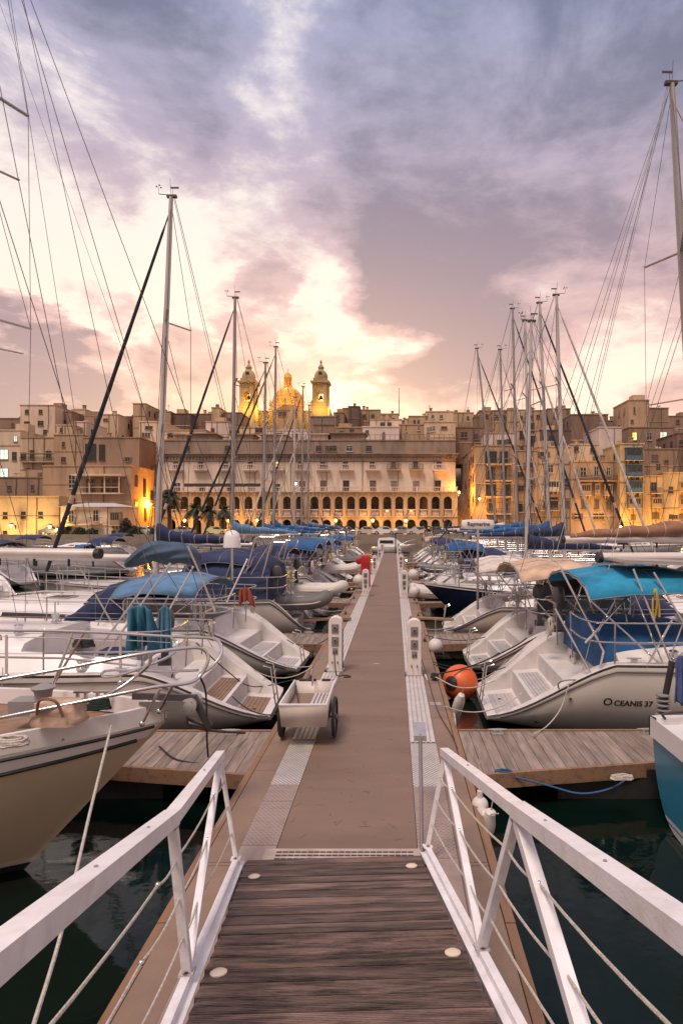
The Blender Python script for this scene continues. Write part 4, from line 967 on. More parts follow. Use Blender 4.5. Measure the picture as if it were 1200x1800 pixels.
def house(px0,px1,pt,D,ci,label,wins=None,base=938,depth=9,auto=None,name='town_house',roof=True,bals=(),boxes=(),taper=0,cat='building',extras=True):
    """front wall spans pixel columns px0..px1 at distance D, its top edge at row pt"""
    HN[0]+=1; rnd=random.Random(HN[0]*13+5)
    x0,x1,z1=PX(px0,D),PX(px1,D),PZ(pt,D); zb=.9 if base>=938 else max(.9,PZ(base,D))
    root=thing(name,label,cat,((x0+x1)/2,D,zb)); w=x1-x0; h=z1-zb; mt=ST[ci]
    m=MB(); m.bbox(-w/2,w/2,0,depth,0,h); m.build('wall',mt,root)
    if roof:
        m=MB(); e=.12; t=.22
        m.bbox(-w/2-e,w/2+e,-e,.25,h+.001,h+t); m.bbox(-w/2-e,-w/2+.2,.251,depth,h+.001,h+t); m.bbox(w/2-.2,w/2+e,.251,depth,h+.001,h+t); m.build('parapet',mt if rnd.random()<.6 else ST[TN],root)
    for q in (wins or ()):
        px,py,pw,ph,st=q; s=D/F*1.22; st='S' if (st=='w' and D<125 and rnd.random()<.45) else st; window(root,PX(px,D)-(x0+x1)/2,PZ(py+ph/2,D)-zb,st,pw*s,ph*s*.97)
    if auto:
        cols,rowsn,ty,by,pw,ph,st=auto; s=D/F
        for r in range(rowsn):
            for c in range(cols):
                if rnd.random()<.12: continue
                cx=-w/2+w*(c+.5)/cols+rnd.uniform(-.06,.06)*w/cols; py=ty+(by-ty)*(r+.5)/rowsn
                window(root,cx,PZ(py+ph/2,D)-zb,st[rnd.randrange(len(st))],pw*s*rnd.uniform(.8,1.1),ph*s*rnd.uniform(.85,1.1))
                if w<60 and False: pass
    for q in bals: px,py,pw,st=q; balcony(root,PX(px,D)-(x0+x1)/2,PZ(py,D)-zb,pw*D/F,st)
    for q in boxes: px,py,pw,ph,mt2,n=q; boxbal(root,PX(px,D)-(x0+x1)/2,PZ(py,D)-zb,pw*D/F,ph*D/F,mt2,n=n)
    # string courses and drain pipes
    if w>3:
        zz=h-3.2; k_=0
        while zz>1.5 and k_<5:
            if rnd.random()<.7: m=MB(); m.bbox(-w/2-.07,w/2+.07,-.09,-.001,zz-.09,zz+.09); m.build('string_course',ST[rnd.choice((1,2,3))],root)
            zz-=rnd.uniform(3.0,3.9); k_+=1
        for k_ in range(rnd.choice((0,1,2))):
            X=rnd.uniform(-w/2+.2,w/2-.2); m=MB(); m.tube([(X,-.13,.1),(X,-.13,h*.6),(X+.1,-.13,h*.63),(X+.1,-.13,h)],.06,5); m.build('drain_pipe',M('pipe_brown',(.13,.09,.07),.7),root)
    # side wall openings so that the flank is not blank
    sx=1 if (px0+px1)/2<CX else -1; nf=max(1,int(h/4))
    if depth>7 and extras:
        for f in range(min(nf,5)):
            for yy in (2.2,5.6):
                if rnd.random()<.6 and h-f*3.6>3.2:
                    zz=h-2.8-f*3.6; X=sx*w/2; m=MB(); m.bbox(min(X,X+sx*.05),max(X,X+sx*.05),yy,yy+.9,zz,zz+1.5,0); m.bbox(min(X,X+sx*.15),max(X,X+sx*.15),yy-.1,yy+1.0,zz-.12,zz-.001,1); m.build('side_window',[win_gl,win_fr],root)
    if extras and roof:
        # roof clutter: stair hood, tank, pipe
        for k_ in range(rnd.choice((1,2,2,3))):
            kind=rnd.choice('htpcab'); X=rnd.uniform(-w/2+1,w/2-1) if w>3 else 0; Y=rnd.uniform(1.5,depth*.5)
            if kind=='h': m=MB(); a=min(rnd.uniform(1,1.8),w*.3); m.bbox(X-a,X+a,Y,Y+2.5,h+.01,h+rnd.uniform(1.2,2.2)); m.build('stair_hood',ST[rnd.choice((0,1,2,3))],root)
            elif kind=='t': m=MB(); m.lathe([(.5,0),(.55,.1),(.55,1.0),(.3,1.15)],(X,Y,h+.25),10); m.bbox(X-.5,X+.5,Y-.4,Y+.4,h+.01,h+.25); m.build('water_tank',M('tank_grey',(.20,.17,.155),.5),root)
            elif kind=='p': m=MB(); m.tube([(X,Y,h),(X,Y,h+2.4)],.04,5); m.tube([(X-.5,Y,h+2.1),(X+.5,Y,h+2.1)],.03,4); m.tube([(X-.4,Y,h+1.8),(X+.4,Y,h+1.8)],.03,4); m.build('aerial',iron,root)
            elif kind=='c': m=MB(); m.bbox(X-.35,X+.35,Y,Y+.7,h+.01,h+1.5); m.bbox(X-.45,X+.45,Y-.1,Y+.8,h+1.5,h+1.65); m.build('chimney',ST[rnd.choice((1,2))],root)
            elif kind=='a': m=MB(); m.lathe([(.02,0),(.35,.1),(.5,.22)],(X,Y,h+.8),10); m.tube([(X,Y,h),(X,Y,h+.85)],.04,5); m.build('satellite_dish',win_w,root)
            else:
                m=MB(); m.bbox(X-.5,X+.5,Y,Y+.4,h+.02,h+.8); m.lathe([(.3,-.02),(.3,0)],(X,Y,h+.42),10,1,'y'); m.build('air_conditioner',[win_w,iron],root)
    return root
# ---- the arcade building
AD=112.0; ax0,ax1=PX(285,AD),PX(800,AD); zb=.9
arc=thing('arcaded_building','long four storey stone building with two rows of lit arches and a balustraded terrace','building',((ax0+ax1)/2,AD,zb))
AC=Vector(((ax0+ax1)/2,AD,zb)); aw=ax1-ax0
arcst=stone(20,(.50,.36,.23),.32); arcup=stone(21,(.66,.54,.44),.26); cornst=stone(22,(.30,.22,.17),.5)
lx=lambda px:PX(px,AD)-AC.x
lz=lambda py:PZ(py,AD)-zb
ground_top=lz(909.5); terr=lz(866)
def arch_wall(x0,x1,z0,z1,cs,w,zs,sill,th,name,mat):
    m=MB(); y=-th; nA=10
    edges=[x0]+[(a+b)/2 for a,b in zip(cs,cs[1:])]+[x1]
    for i,c in enumerate(cs):
        l,r=edges[i],edges[i+1]; a,b=c-w/2,c+w/2
        def quad(p): 
            ids=[m.pt(q_) for q_ in p]; m.face(ids)
        quad([(l,y,z0),(a,y,z0),(a,y,z1),(l,y,z1)]); quad([(b,y,z0),(r,y,z0),(r,y,z1),(b,y,z1)])
        if sill>z0: quad([(a,y,z0),(b,y,z0),(b,y,sill),(a,y,sill)])
        arcp=[(c-w/2*math.cos(PI*k/nA),zs+w/2*math.sin(PI*k/nA)) for k in range(nA+1)]
        for (ax_,az),(bx_,bz_) in zip(arcp,arcp[1:]): quad([(ax_,y,az),(bx_,y,bz_),(bx_,y,z1),(ax_,y,z1)]); quad([(ax_,y,az),(bx_,y,bz_),(bx_,y+.55,bz_),(ax_,y+.55,az)])
        for xx in (a,b): quad([(xx,y,sill),(xx,y,zs),(xx,y+.55,zs),(xx,y+.55,sill)])
    return m.build(name,mat,arc,angle=25)
cs=[lx(314+ (532-314)*i/10) for i in range(11)]+[lx(557+(783.6-557)*i/11) for i in range(12)]
x0,x1=-aw/2,aw/2
TH=3.6  # arcades stand in front of the main wall
arch_wall(x0,x1,0,ground_top,cs,14.2*AD/F,lz(920.5),0,TH,'ground_arcade',arcst)
arch_wall(x0,x1,ground_top+.14,terr-.3,cs,13.6*AD/F,lz(881),ground_top+.14,TH+.02,'upper_arcade',arcst)
m=MB(); m.bbox(x0,x1,-TH-.18,-.02,ground_top+.0,ground_top+.139); m.build('arcade_floor',arcst,arc)
m=MB(); m.bbox(x0,x1,-TH-.25,-.02,terr-.299,terr-.1); m.bbox(x0,x1,-TH-.4,-.02,terr-.099,terr); m.build('terrace',arcst,arc)
for xx in (x0,x1):
    m=MB(); m.bbox(min(xx,xx-math.copysign(.5,xx)),max(xx,xx-math.copysign(.5,xx)),-TH+.56,-.02,0,terr-.3); m.build('arcade_end_wall',arcst,arc)
# pilasters and brackets between the arches
m=MB()
for a,b in zip(cs,cs[1:]):
    c=(a+b)/2; m.bbox(c-.14,c+.14,-TH-.14,-TH-.021,ground_top+.14,terr-.3); m.bbox(c-.2,c+.2,-TH-.2,-TH-.021,terr-.7,terr-.301)
m.build('pilasters',arcst,arc)
for c in cs:
    m=MB(); w=13.6*AD/F; z0_=ground_top+.141; hh=lz(896)-z0_
    m.bbox(c-w/2,c+w/2,-TH-.12,-TH+.15,z0_+hh-.14,z0_+hh); m.bbox(c-w/2,c+w/2,-TH-.12,-TH+.15,z0_,z0_+.1)
    for i in range(1,7): m.lathe([(.05,.1),(.09,hh*.35),(.04,hh*.7),(.06,hh-.141)],(c-w/2+w*i/7,-TH,z0_),6)
    m.build('balustrade',ST[WH],arc)
# what is behind the arches
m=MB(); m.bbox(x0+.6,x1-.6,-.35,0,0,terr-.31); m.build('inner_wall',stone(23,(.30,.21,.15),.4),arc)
rnd=random.Random(4)
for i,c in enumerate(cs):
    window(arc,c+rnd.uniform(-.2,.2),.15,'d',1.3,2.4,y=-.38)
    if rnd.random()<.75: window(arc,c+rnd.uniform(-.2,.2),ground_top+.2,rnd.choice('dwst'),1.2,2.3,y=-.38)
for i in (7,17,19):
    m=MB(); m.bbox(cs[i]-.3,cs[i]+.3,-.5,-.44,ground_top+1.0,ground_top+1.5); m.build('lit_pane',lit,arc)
# main body above
m=MB(); m.bbox(x0,x1,0,14,0,lz(803)); m.build('upper_wall',arcup,arc)
m=MB(); m.bbox(x0-.3,x1+.3,-.5,14,lz(803)+.001,lz(799)); m.bbox(x0-.5,x1+.5,-.8,14,lz(799)+.001,lz(797)); m.build('cornice',cornst,arc)
m=MB(); m.bbox(x0,x1,-.1,14,lz(797)+.001,lz(775)); m.bbox(x0-.1,x1+.1,-.22,.3,lz(775)+.001,lz(773)); m.build('attic',cornst,arc)
m=MB()
for i in range(90): xx=x0+.3+(aw-.6)*i/89; m.bbox(xx-.11,xx+.11,-.42,-.001,lz(803)-.55,lz(803)-.002)
m.build('cornice_brackets',cornst,arc)
m=MB(); m.bbox(x0,x1,-.06,-.001,lz(803)-.95,lz(803)-.75); m.build('frieze',cornst,arc)
for i in range(8):
    xx=x0+aw*(i+.6)/8.2; m=MB(); m.tube([(xx,-.12,terr),(xx,-.12,lz(803)-.6)],.06,5); m.build('drain_pipe',M('pipe_grey',(.20,.15,.12),.7),arc)
for i,(a_,b_,c_) in enumerate(((300,322,768),(330,372,766),(402,440,767),(455,500,768),(545,574,767),(580,640,765))):
    m=MB(); m.bbox(lx(a_),lx(b_),2,7,lz(775)+.02,lz(c_)+.6); m.bbox(lx(a_)-.3,lx(b_)+.3,1.6,7.2,lz(c_)+.601,lz(c_)+.8); m.build('roof_room',ST[(0,2,1,3,8,2)[i]],arc)
m=MB(); n=60
for i in range(n): xx=x0+.3+(aw-.6)*i/(n-1); m.bbox(xx-.03,xx+.03,-.1,-.04,lz(773)+.001,lz(773)+.9)
m.bbox(x0+.3,x1-.3,-.1,-.04,lz(773)+.901,lz(773)+.96); m.build('roof_rail',iron,arc)
# terrace balustrade
m=MB(); hh=.85; m.bbox(x0,x1,-TH-.36,-TH-.16,terr+hh-.12,terr+hh); m.bbox(x0,x1,-TH-.36,-TH-.16,terr+.001,terr+.08)
n=int(aw/.42)
for i in range(n): m.lathe([(.05,.08),(.085,.3),(.04,.55),(.05,hh-.121)],(x0+.2+(aw-.4)*i/(n-1),-TH-.26,terr),5)
for i in range(24): xx=x0+.25+(aw-.5)*i/23; m.bbox(xx-.17,xx+.17,-TH-.4,-TH-.12,terr+.001,terr+hh+.05)
m.build('terrace_balustrade',ST[WH],arc)
bp=[(310,'stone','s'),(354,'stone','w'),(398,'stone','w'),(441,'stone','w'),(487,'stone','l'),(530,'stone','w'),(568,'stone','w'),(608,'stone','w'),(655,'stone','w'),(692,'slats','s'),(731,'slats','w'),(772,'stone','w')]
for px,st,ws in bp:
    window(arc,lx(px-1),lz(821),ws,8*AD/F,9*AD/F); balcony(arc,lx(px),lz(825.5),25*AD/F,st,mat=ST[WH])
for px,ws,hh in [(312,'W',16),(355,'w',14),(404,'w',15),(441,'g',15),(487,'w',15),(531,'s',19),(568,'s',20),(608,'d',20),(655,'s',20),(692,'g',19),(731,'g',19),(769,'d',20)]:
    window(arc,lx(px),terr+.1,ws,10*AD/F,hh*AD/F)
# penthouse rooms and roof posts
for a,b,t,ci in ((300,440,776,1),(548,622,770,3),(622,795,776,1)):
    pass
for px in (674,714,752):
    m=MB(); X=lx(px); z=lz(773); m.bbox(X-.35,X+.35,-.25,.5,z+.002,z+1.1); m.sphere((X,.15,z+1.35),.26,8,5); m.build('roof_urn',cornst,arc)
for px,w_ in ((560,9),(585,12),(614,10),(648,9),(575,5),(330,8),(400,6)):
    window(arc,lx(px),lz(793),'w' if px!=614 else 'W',w_*AD/F,9*AD/F,y=-.12)
# dark awnings and tables on the terrace
m=MB(); m.bbox(lx(335),lx(465),-TH+.2,-TH+.35,terr+.9,terr+1.5); m.build('terrace_screen',M('screen_dark',(.05,.05,.045),.8),arc)
# ---- other front row buildings
house(0,104,874,104,YL,'cream two storey house lit yellow by street light, at the far left of the quay',[(10,907,5.5,9,'d'),(42,906,5.5,9,'d'),(72,906,5.5,9,'d'),(10,938,5,7,'d'),(72,937,5,7,'d')],depth=5,extras=False)
b=house(107,217,891,102,PK,'cream two storey villa with pale hipped metal roof and iron balconies, left quay',[(126,909,7,16,'W'),(169,908,7,16,'W'),(121,929,5,5,'w'),(139,939,6,7,'W'),(169,938,7,10,'W'),(200,938,3,8,'w'),(212,938,3,8,'w')],depth=6,roof=False,bals=[(124,920,19,'iron'),(169,920,22,'iron')],boxes=[(206,923,17,22,woodb,4)],extras=False)
m=MB(); s=102/F; w=110*s/2; h0=PZ(891,102)-.9; rd=PZ(883,102)-PZ(891,102)
ids=[m.pt(p) for p in ((-w-.3,-.5,h0+.02),(w+.3,-.5,h0+.02),(w+.3,6.3,h0+.02),(-w-.3,6.3,h0+.02),(-w*.45,2.8,h0+rd),(w*.45,2.8,h0+rd))]
for f in ((0,1,5,4),(1,2,5),(2,3,4,5),(3,0,4),(0,3,2,1)): m.face([ids[i] for i in f])
m.build('hipped_roof',M('zinc_roof',(.52,.50,.52),.5,.1,.1,1),b,angle=5)
b=house(76,231,820,109,TN,'big tan building',[(127,848,9,19,'W'),(127,880,8,9,'w'),(150,905,8,9,'w')],depth=10.5,extras=False)
b['label']='big tan building with roofed timber verandah and an orange lit alley flank, left quay'
m=MB(); s=109/F; X=lambda px:PX(px,109)-b.location.x; Z=lambda py:PZ(py,109)-.9
m.bbox(X(142),X(220),-2,-.001,Z(869),Z(867)); m.bbox(X(138),X(223),-2.5,-.001,Z(838),Z(835))
for px in (143,167,193,218): m.bbox(X(px)-.1,X(px)+.1,-1.98,-1.8,Z(867)+.001,Z(838)-.001)
m.bbox(X(143),X(219),-1.99,-1.8,Z(858),Z(857)); m.build('verandah',[ST[PK]],b)
for px in (160,186,205): window(b,X(px),Z(866)+.1,'s',1.6,2.3)
for yy,zz,hh in ((1.5,8.8,2.2),(1.5,3.8,2.6),(5.2,7,3.6),(5.6,2.5,2.6),(8.6,6.5,2)):
    m=MB(); m.bbox(PX(231,109)-b.location.x,PX(231,109)-b.location.x+.06,yy,yy+1.2,zz,zz+hh); m.build('side_window',win_gl,b)
house(0,76,840,113,MD,'dark rubble fronted terrace above the yellow lit house, left',None,base=880,depth=6,auto=(2,1,845,870,6,8,'w'),extras=True)
# right front row
b=house(835,905,784,108,TN,'four storey corner block with eight tall balcony doors, right of the arcade',[(862,806,16,18,'d'),(885,806,11,18,'d'),(861,833,7,18,'w'),(885,833,7,18,'w'),(862,860,14,19,'d'),(890,860,9,19,'d'),(862,889,6,18,'w'),(888,889,6,18,'w')],depth=24,
      bals=[(875,816,44,'iron'),(875,845,46,'iron'),(875,873,46,'iron'),(875,903,44,'iron')])
for yy,zz in ((3,12.4),(8,12.4),(14,12.4),(3,8.8),(8,8.8),(14,8.8),(3,5),(9,5),(15,5),(5,1.5),(12,1.5)):
    m=MB(); w=(PX(905,108)-PX(835,108))/2; m.bbox(-w-.05,-w,yy,yy+1.1,zz,zz+1.9); m.build('side_window',win_gl,b)
house(905.5,944,793,112,TN,'narrow tan house behind the bundle of masts, right quay',[(913,835,8,8,'w'),(915,858,7,10,'w'),(930,850,8,14,'w'),(912,892,9,14,'d'),(930,820,9,10,'w')],bals=[(925,900,30,'iron')],depth=8)
house(944.5,1002,786,113,0,'tan house with white enclosed timber balcony and tiled lean-to roof, right quay',[(966,825,8,11,'W'),(995,850,8,12,'w'),(967,884,20,14,'d'),(997,884,8,11,'s'),(955,800,9,8,'w')],boxes=[(970,864,20,18,win_w,4)],bals=[(968,897,42,'iron')],depth=8)
house(1002.5,1088,812,112,TN,'wide tan house with three enclosed timber balconies in a row, right quay',[(1024,832,8,15,'W'),(1047,830,6,15,'W'),(1068,830,5,12,'W'),(1025,887,6,14,'s'),(1048,887,6,14,'s'),(1069,887,6,14,'s'),(1046,908,5,8,'w'),(1056,908,5,8,'w'),(994+20,908,8,8,'w')],
      boxes=[(1027,871,17,19,woodb,4),(1047,868,8,16,woodb,2),(1066,871,14,18,woodb,4)],bals=[(1048,845,66,'slats')],depth=8)
b=house(1088.5,1131,781,110,7,'narrow tall house with a stack of four blue enclosed balconies, right quay',[(1112,909,6,9,'s')],depth=9,
      boxes=[(1111,809.5,28,21,bluew,1),(1112,838,27,20,bluew,1),(1112,866,26,20,bluew,5),(1112,893,22,17,M('grey_timber',(.17,.15,.14),.7),4)])
m=MB(); m.bbox(PX(1109.5,110)-b.location.x,PX(1112.5,110)-b.location.x,-1.02,-.98,PZ(885,110)-.9,PZ(878,110)-.9); m.build('lit_pane',lit,b)
house(1131.5,1164,837,111,7,'ochre house with white door case and open balcony, right of the blue balconies',[(1148,857,7,11,'w'),(1176-20,822,6,9,'w'),(1151,907,10,9,'s')],boxes=[(1151,892,17,16,woodb,4)],bals=[(1150,867,18,'iron')],depth=9)
house(1164.5,1240,832,111.5,7,'ochre house with enclosed corner balconies at the far right of the quay',[(1178,862,6,9,'w'),(1178,909,5,6,'w'),(1186,909,4,6,'w'),(1196,908,6,8,'s')],boxes=[(1197,864,12,16,woodb,3),(1197,893,12,16,woodb,3)],depth=9)
# ---- middle tier
A_=[
(-40,36,757,128,8,'pale flat with lit green glazed bays at the far left edge',[(8,800,11,14,'c'),(8,833,12,14,'c'),(28,772,4,8,'c'),(26,803,6,12,'w')],842,None),
(36.5,100,770,126,3,'cream flats with long shaded balconies, far left middle of the slope',[(30+12,803,6,10,'w'),(57,800,6,12,'w'),(86,800,6,10,'w'),(50,830,5,10,'w'),(88,829,5,10,'w')],842,[(69,812,60,'iron')]),
(95,146,765,120,1,'blank tan panel house standing over the big verandah building',[(112,782,4,7,'w'),(112,808,5,8,'w')],830,None),
(147,245,770,118,2,'low brown house with a carved boxed balcony and dark loggia, behind the verandah building',[(160,797,15,24,'d'),(225,808,6,6,'w'),(180,797,8,22,'d')],830,None),
(100,128,748,134,3,'cream stepped house above the tan panel house',[(108,757,3,6,'w')],775,None),
(128,152,742,138,8,'small cream house with a slanting flank, left slope',[(141,756,4,7,'w')],775,None),
(245,286,742,126,8,'white house with three small arched windows left of the tall mast',[(252,765,2.5,6,'w'),(257,765,2.5,6,'w'),(262,765,2.5,6,'w'),(262,752,10,4,'w')],800,None),
(246,290,772,130,2,'dark narrow rubble house at the head of the orange lit alley',None,860,(2,3,780,850,6,9,'ws')),
(286,362,757,124,3,'low tan terrace with a roof stair behind the left end of the arcade',[(300,766,8,6,'w')],790,None),
(362,402,742,128,4,'white block with a small roof tank behind the second mast',[(374,757,5,5,'w')],790,None),
(402,470,752,124,3,'pale wide house below the left bell tower',[(412,760,14,5,'w'),(455,757,10,6,'w')],790,None),
(470,545,757,124,4,'white low house with plants on its terrace in front of the church',[(490,765,6,6,'w'),(520,767,6,5,'w')],790,None),
(545,590,733,130,2,'grey house with a long glazed top floor right of the church',[(554,741,5,9,'g'),(561,741,5,9,'g'),(568,741,5,9,'g'),(575,741,5,9,'g'),(583,741,5,9,'g')],790,None),
(590,637,752,126,2,'shadowed brown house with terrace pots, centre of the slope',[(600,762,6,6,'w'),(618,760,6,8,'w')],790,None),
(637,701,751,123,4,'white box house with blue rail on its roof, centre of the slope',[(645,760,4,5,'w')],790,None),
(650,706,738,132,8,'white stepped house directly above the white box house',[(672,747,6,5,'w'),(684,747,6,5,'w')],760,None),
(701,745,747,127,1,'tan house with three bright square panes on its side, right of centre',[(735,753,3,6,'W')],790,None),
(745,800,742,125,3,'cream house with a row of white windows under the sloping eaves, right of centre',[(752,756,3,7,'W'),(757,755,3,7,'W'),(762,754,3,7,'W'),(780,752,8,3,'w')],790,None),
(800,850,752,128,5,'dark ruinous terrace behind the corner block',[(815,765,9,8,'w'),(835,768,6,8,'w')],800,None),
(850,908,762,124,4,'white low roof house with dark panes above the corner block',[(882,778,8,7,'w'),(893,777,5,7,'w')],800,None),
(905,948,757,128,1,'tan house with stacked dark loggias behind the masts',[(917,765,7,10,'d'),(934,752,7,12,'d'),(935,775,8,12,'d'),(917,790,6,9,'w')],806,None),
(948,1003,757,128,6,'very dark unlit block right of the mast bundle',[(955,750+20,5,8,'w'),(968,772,5,9,'d')],800,None),
(1003,1052,782,120,3,'low pale house with rooftop clutter right of the masts',[(1012,790,7,5,'w'),(1040,792,6,5,'w')],825,None),
(1052,1092,752,124,4,'bright white cube house with cut away corner, right slope',None,820,None),
(1128,1190,790,118,2,'grey brown house with flat terrace and chimney above the ochre houses',[(1150,805,9,8,'s'),(1170,812,3,6,'w')],850,None),
(1190,1240,762,122,5,'rust coloured leaning house at the right edge',[(1196,778,5,8,'w')],850,None),
]
for px0,px1,pt,D,ci,lab,wn,bs,ex in A_:
    au=ex if isinstance(ex,tuple) else None; bl=ex if isinstance(ex,list) else ()
    house(px0,px1,pt,D,ci,lab,wn,base=bs+16,auto=au,bals=bl,depth=10)
# grey block with lit windows + tower on the right
b=house(1104,1184,752,136,2,'grey stone block with one yellow lit window under a square tower, right skyline',[(1114,768,6,11,'l'),(1140,768,7,11,'W'),(1165,768,9,12,'c'),(1140,794,6,12,'W')],base=840,depth=12,extras=False)
B_=[
(-40,36,736,158,2,'long low dark roofed house on the far left skyline',None,(3,1,742,752,4,4,'w')),
(36,97,713,150,8,'pale four storey block with square windows rising over the left skyline',[(48,724,5,6,'w'),(72,724,5,6,'w'),(48,745,7,8,'w'),(72,744,7,8,'w'),(80,760,6,7,'w')],None),
(92,126,724,154,2,'weathered grey terrace stepping down right of the pale four storey block',[(112,742,8,5,'w')],None),
(126,150,720,160,3,'cream house with a curved parapet on the left skyline',[(131,731,4,3,'w')],None),
(150,175,732,157,0,'tan house with a single blind wall on the left skyline',[(165,757,7,6,'w')],None),
(175,208,729,153,3,'pale house with odd rooftop rooms behind the black wrapped stay',[(178,755,5,4,'w'),(186,738,6,3,'w')],None),
(208,236,733,160,6,'long brown blind wall between pale house and square tower',None,None),
(234,256,710,158,1,'square brown tower block left of the tallest left mast',None,None),
(256,300,724,165,1,'pinkish house half hidden by the tallest left mast',[(266,717+12,6,4,'w')],None),
(300,334,728,166,6,'dark brown wall right of the tallest left mast',None,None),
(334,372,728,170,5,'dark brown blank gable on the skyline left of the second mast',None,None),
(372,386,717,168,0,'thin twin stack of rooms just left of the second mast',None,None),
(386,424,726,172,2,'low grey house at the foot of the left bell tower',[(402,738,6,4,'w')],None),
(586,604,726,160,2,'low stone house at the foot of the right bell tower',[(594,733,4,4,'w')],None),
(602,613,718,168,2,'narrow rounded topped grey house right of the church',None,None),
(612,632,715,166,6,'dark brown cube house on the skyline right of the church',None,None),
(632,668,721,170,1,'tan skyline house with a roof rail, above the white box house',[(640,732,4,5,'w'),(655,732,4,5,'w')],None),
(668,700,728,164,0,'tan flat house below the lone tall pole',[(690,738,5,4,'w')],None),
(700,722,740,168,2,'low brown roof dip right of the lone tall pole',None,None),
(718,752,732,158,0,'gabled tan house with dark eaves, right of the lone pole',[(728,742,3,6,'w'),(735,742,3,6,'w')],None),
(748,796,724,162,3,'broad cream house at the skyline right of centre',[(760,733,4,5,'W'),(775,733,4,5,'W')],None),
(796,816,726,170,1,'tan house with smooth blank front over the corner block',None,None),
(815,832,726,176,0,'little house with two chimneys on the skyline',[(822,734,3,4,'w')],None),
(832,842,734,174,2,'tiny low house with one chimney left of the raking mast',None,None),
(842,866,722,172,2,'dark gabled stone house at the raking mast',[(853,732,8,4,'w')],None),
(866,892,722,166,1,'stone house with small square windows just left of the mast bundle',[(872,733,4,5,'w'),(884,734,4,5,'w')],None),
(892,926,721,163,0,'cream skyline house behind the mast bundle',[(915,735,5,4,'w'),(905,745,4,5,'w')],None),
(926,962,722,160,1,'tan skyline house between the fourth and fifth of the right masts',[(945,733,5,4,'w'),(934,733,3,4,'w')],None),
(962,1002,719,158,2,'grey stepped house right of the mast bundle',[(975,732,5,4,'w')],None),
(1002,1068,729,150,5,'huge blank brown bulk of a building on the right skyline',None,None),
(1066,1106,740,158,2,'low mixed roofs left of the square right tower',[(1080,748,5,4,'w')],None),
(1104,1140,704,142,1,'square stone tower with aerials on the right skyline',[(1114,722,2,9,'w'),(1110,741,3,4,'w')],None),
(1140,1174,718,146,2,'dark broken topped block beside the square right tower',None,None),
(1174,1240,732,160,2,'low stone roofs at the far right skyline',[(1190,742,5,4,'w')],None),
]
for px0,px1,pt,D,ci,lab,wn,au in B_: house(px0,px1,pt,D,ci,lab,wn,base=800,auto=au,depth=10)
# lone pole
r=thing('flag_pole','lone thin bare pole on the skyline right of the church','pole',P(701,732,165)); m=MB(); m.lathe([(.12,0),(.1,4),(.05,7.6)],n=8); m.build('pole_shaft',iron,r); m=MB(); m.sphere((0,0,7.7),.14,8,5); m.build('finial',iron,r)
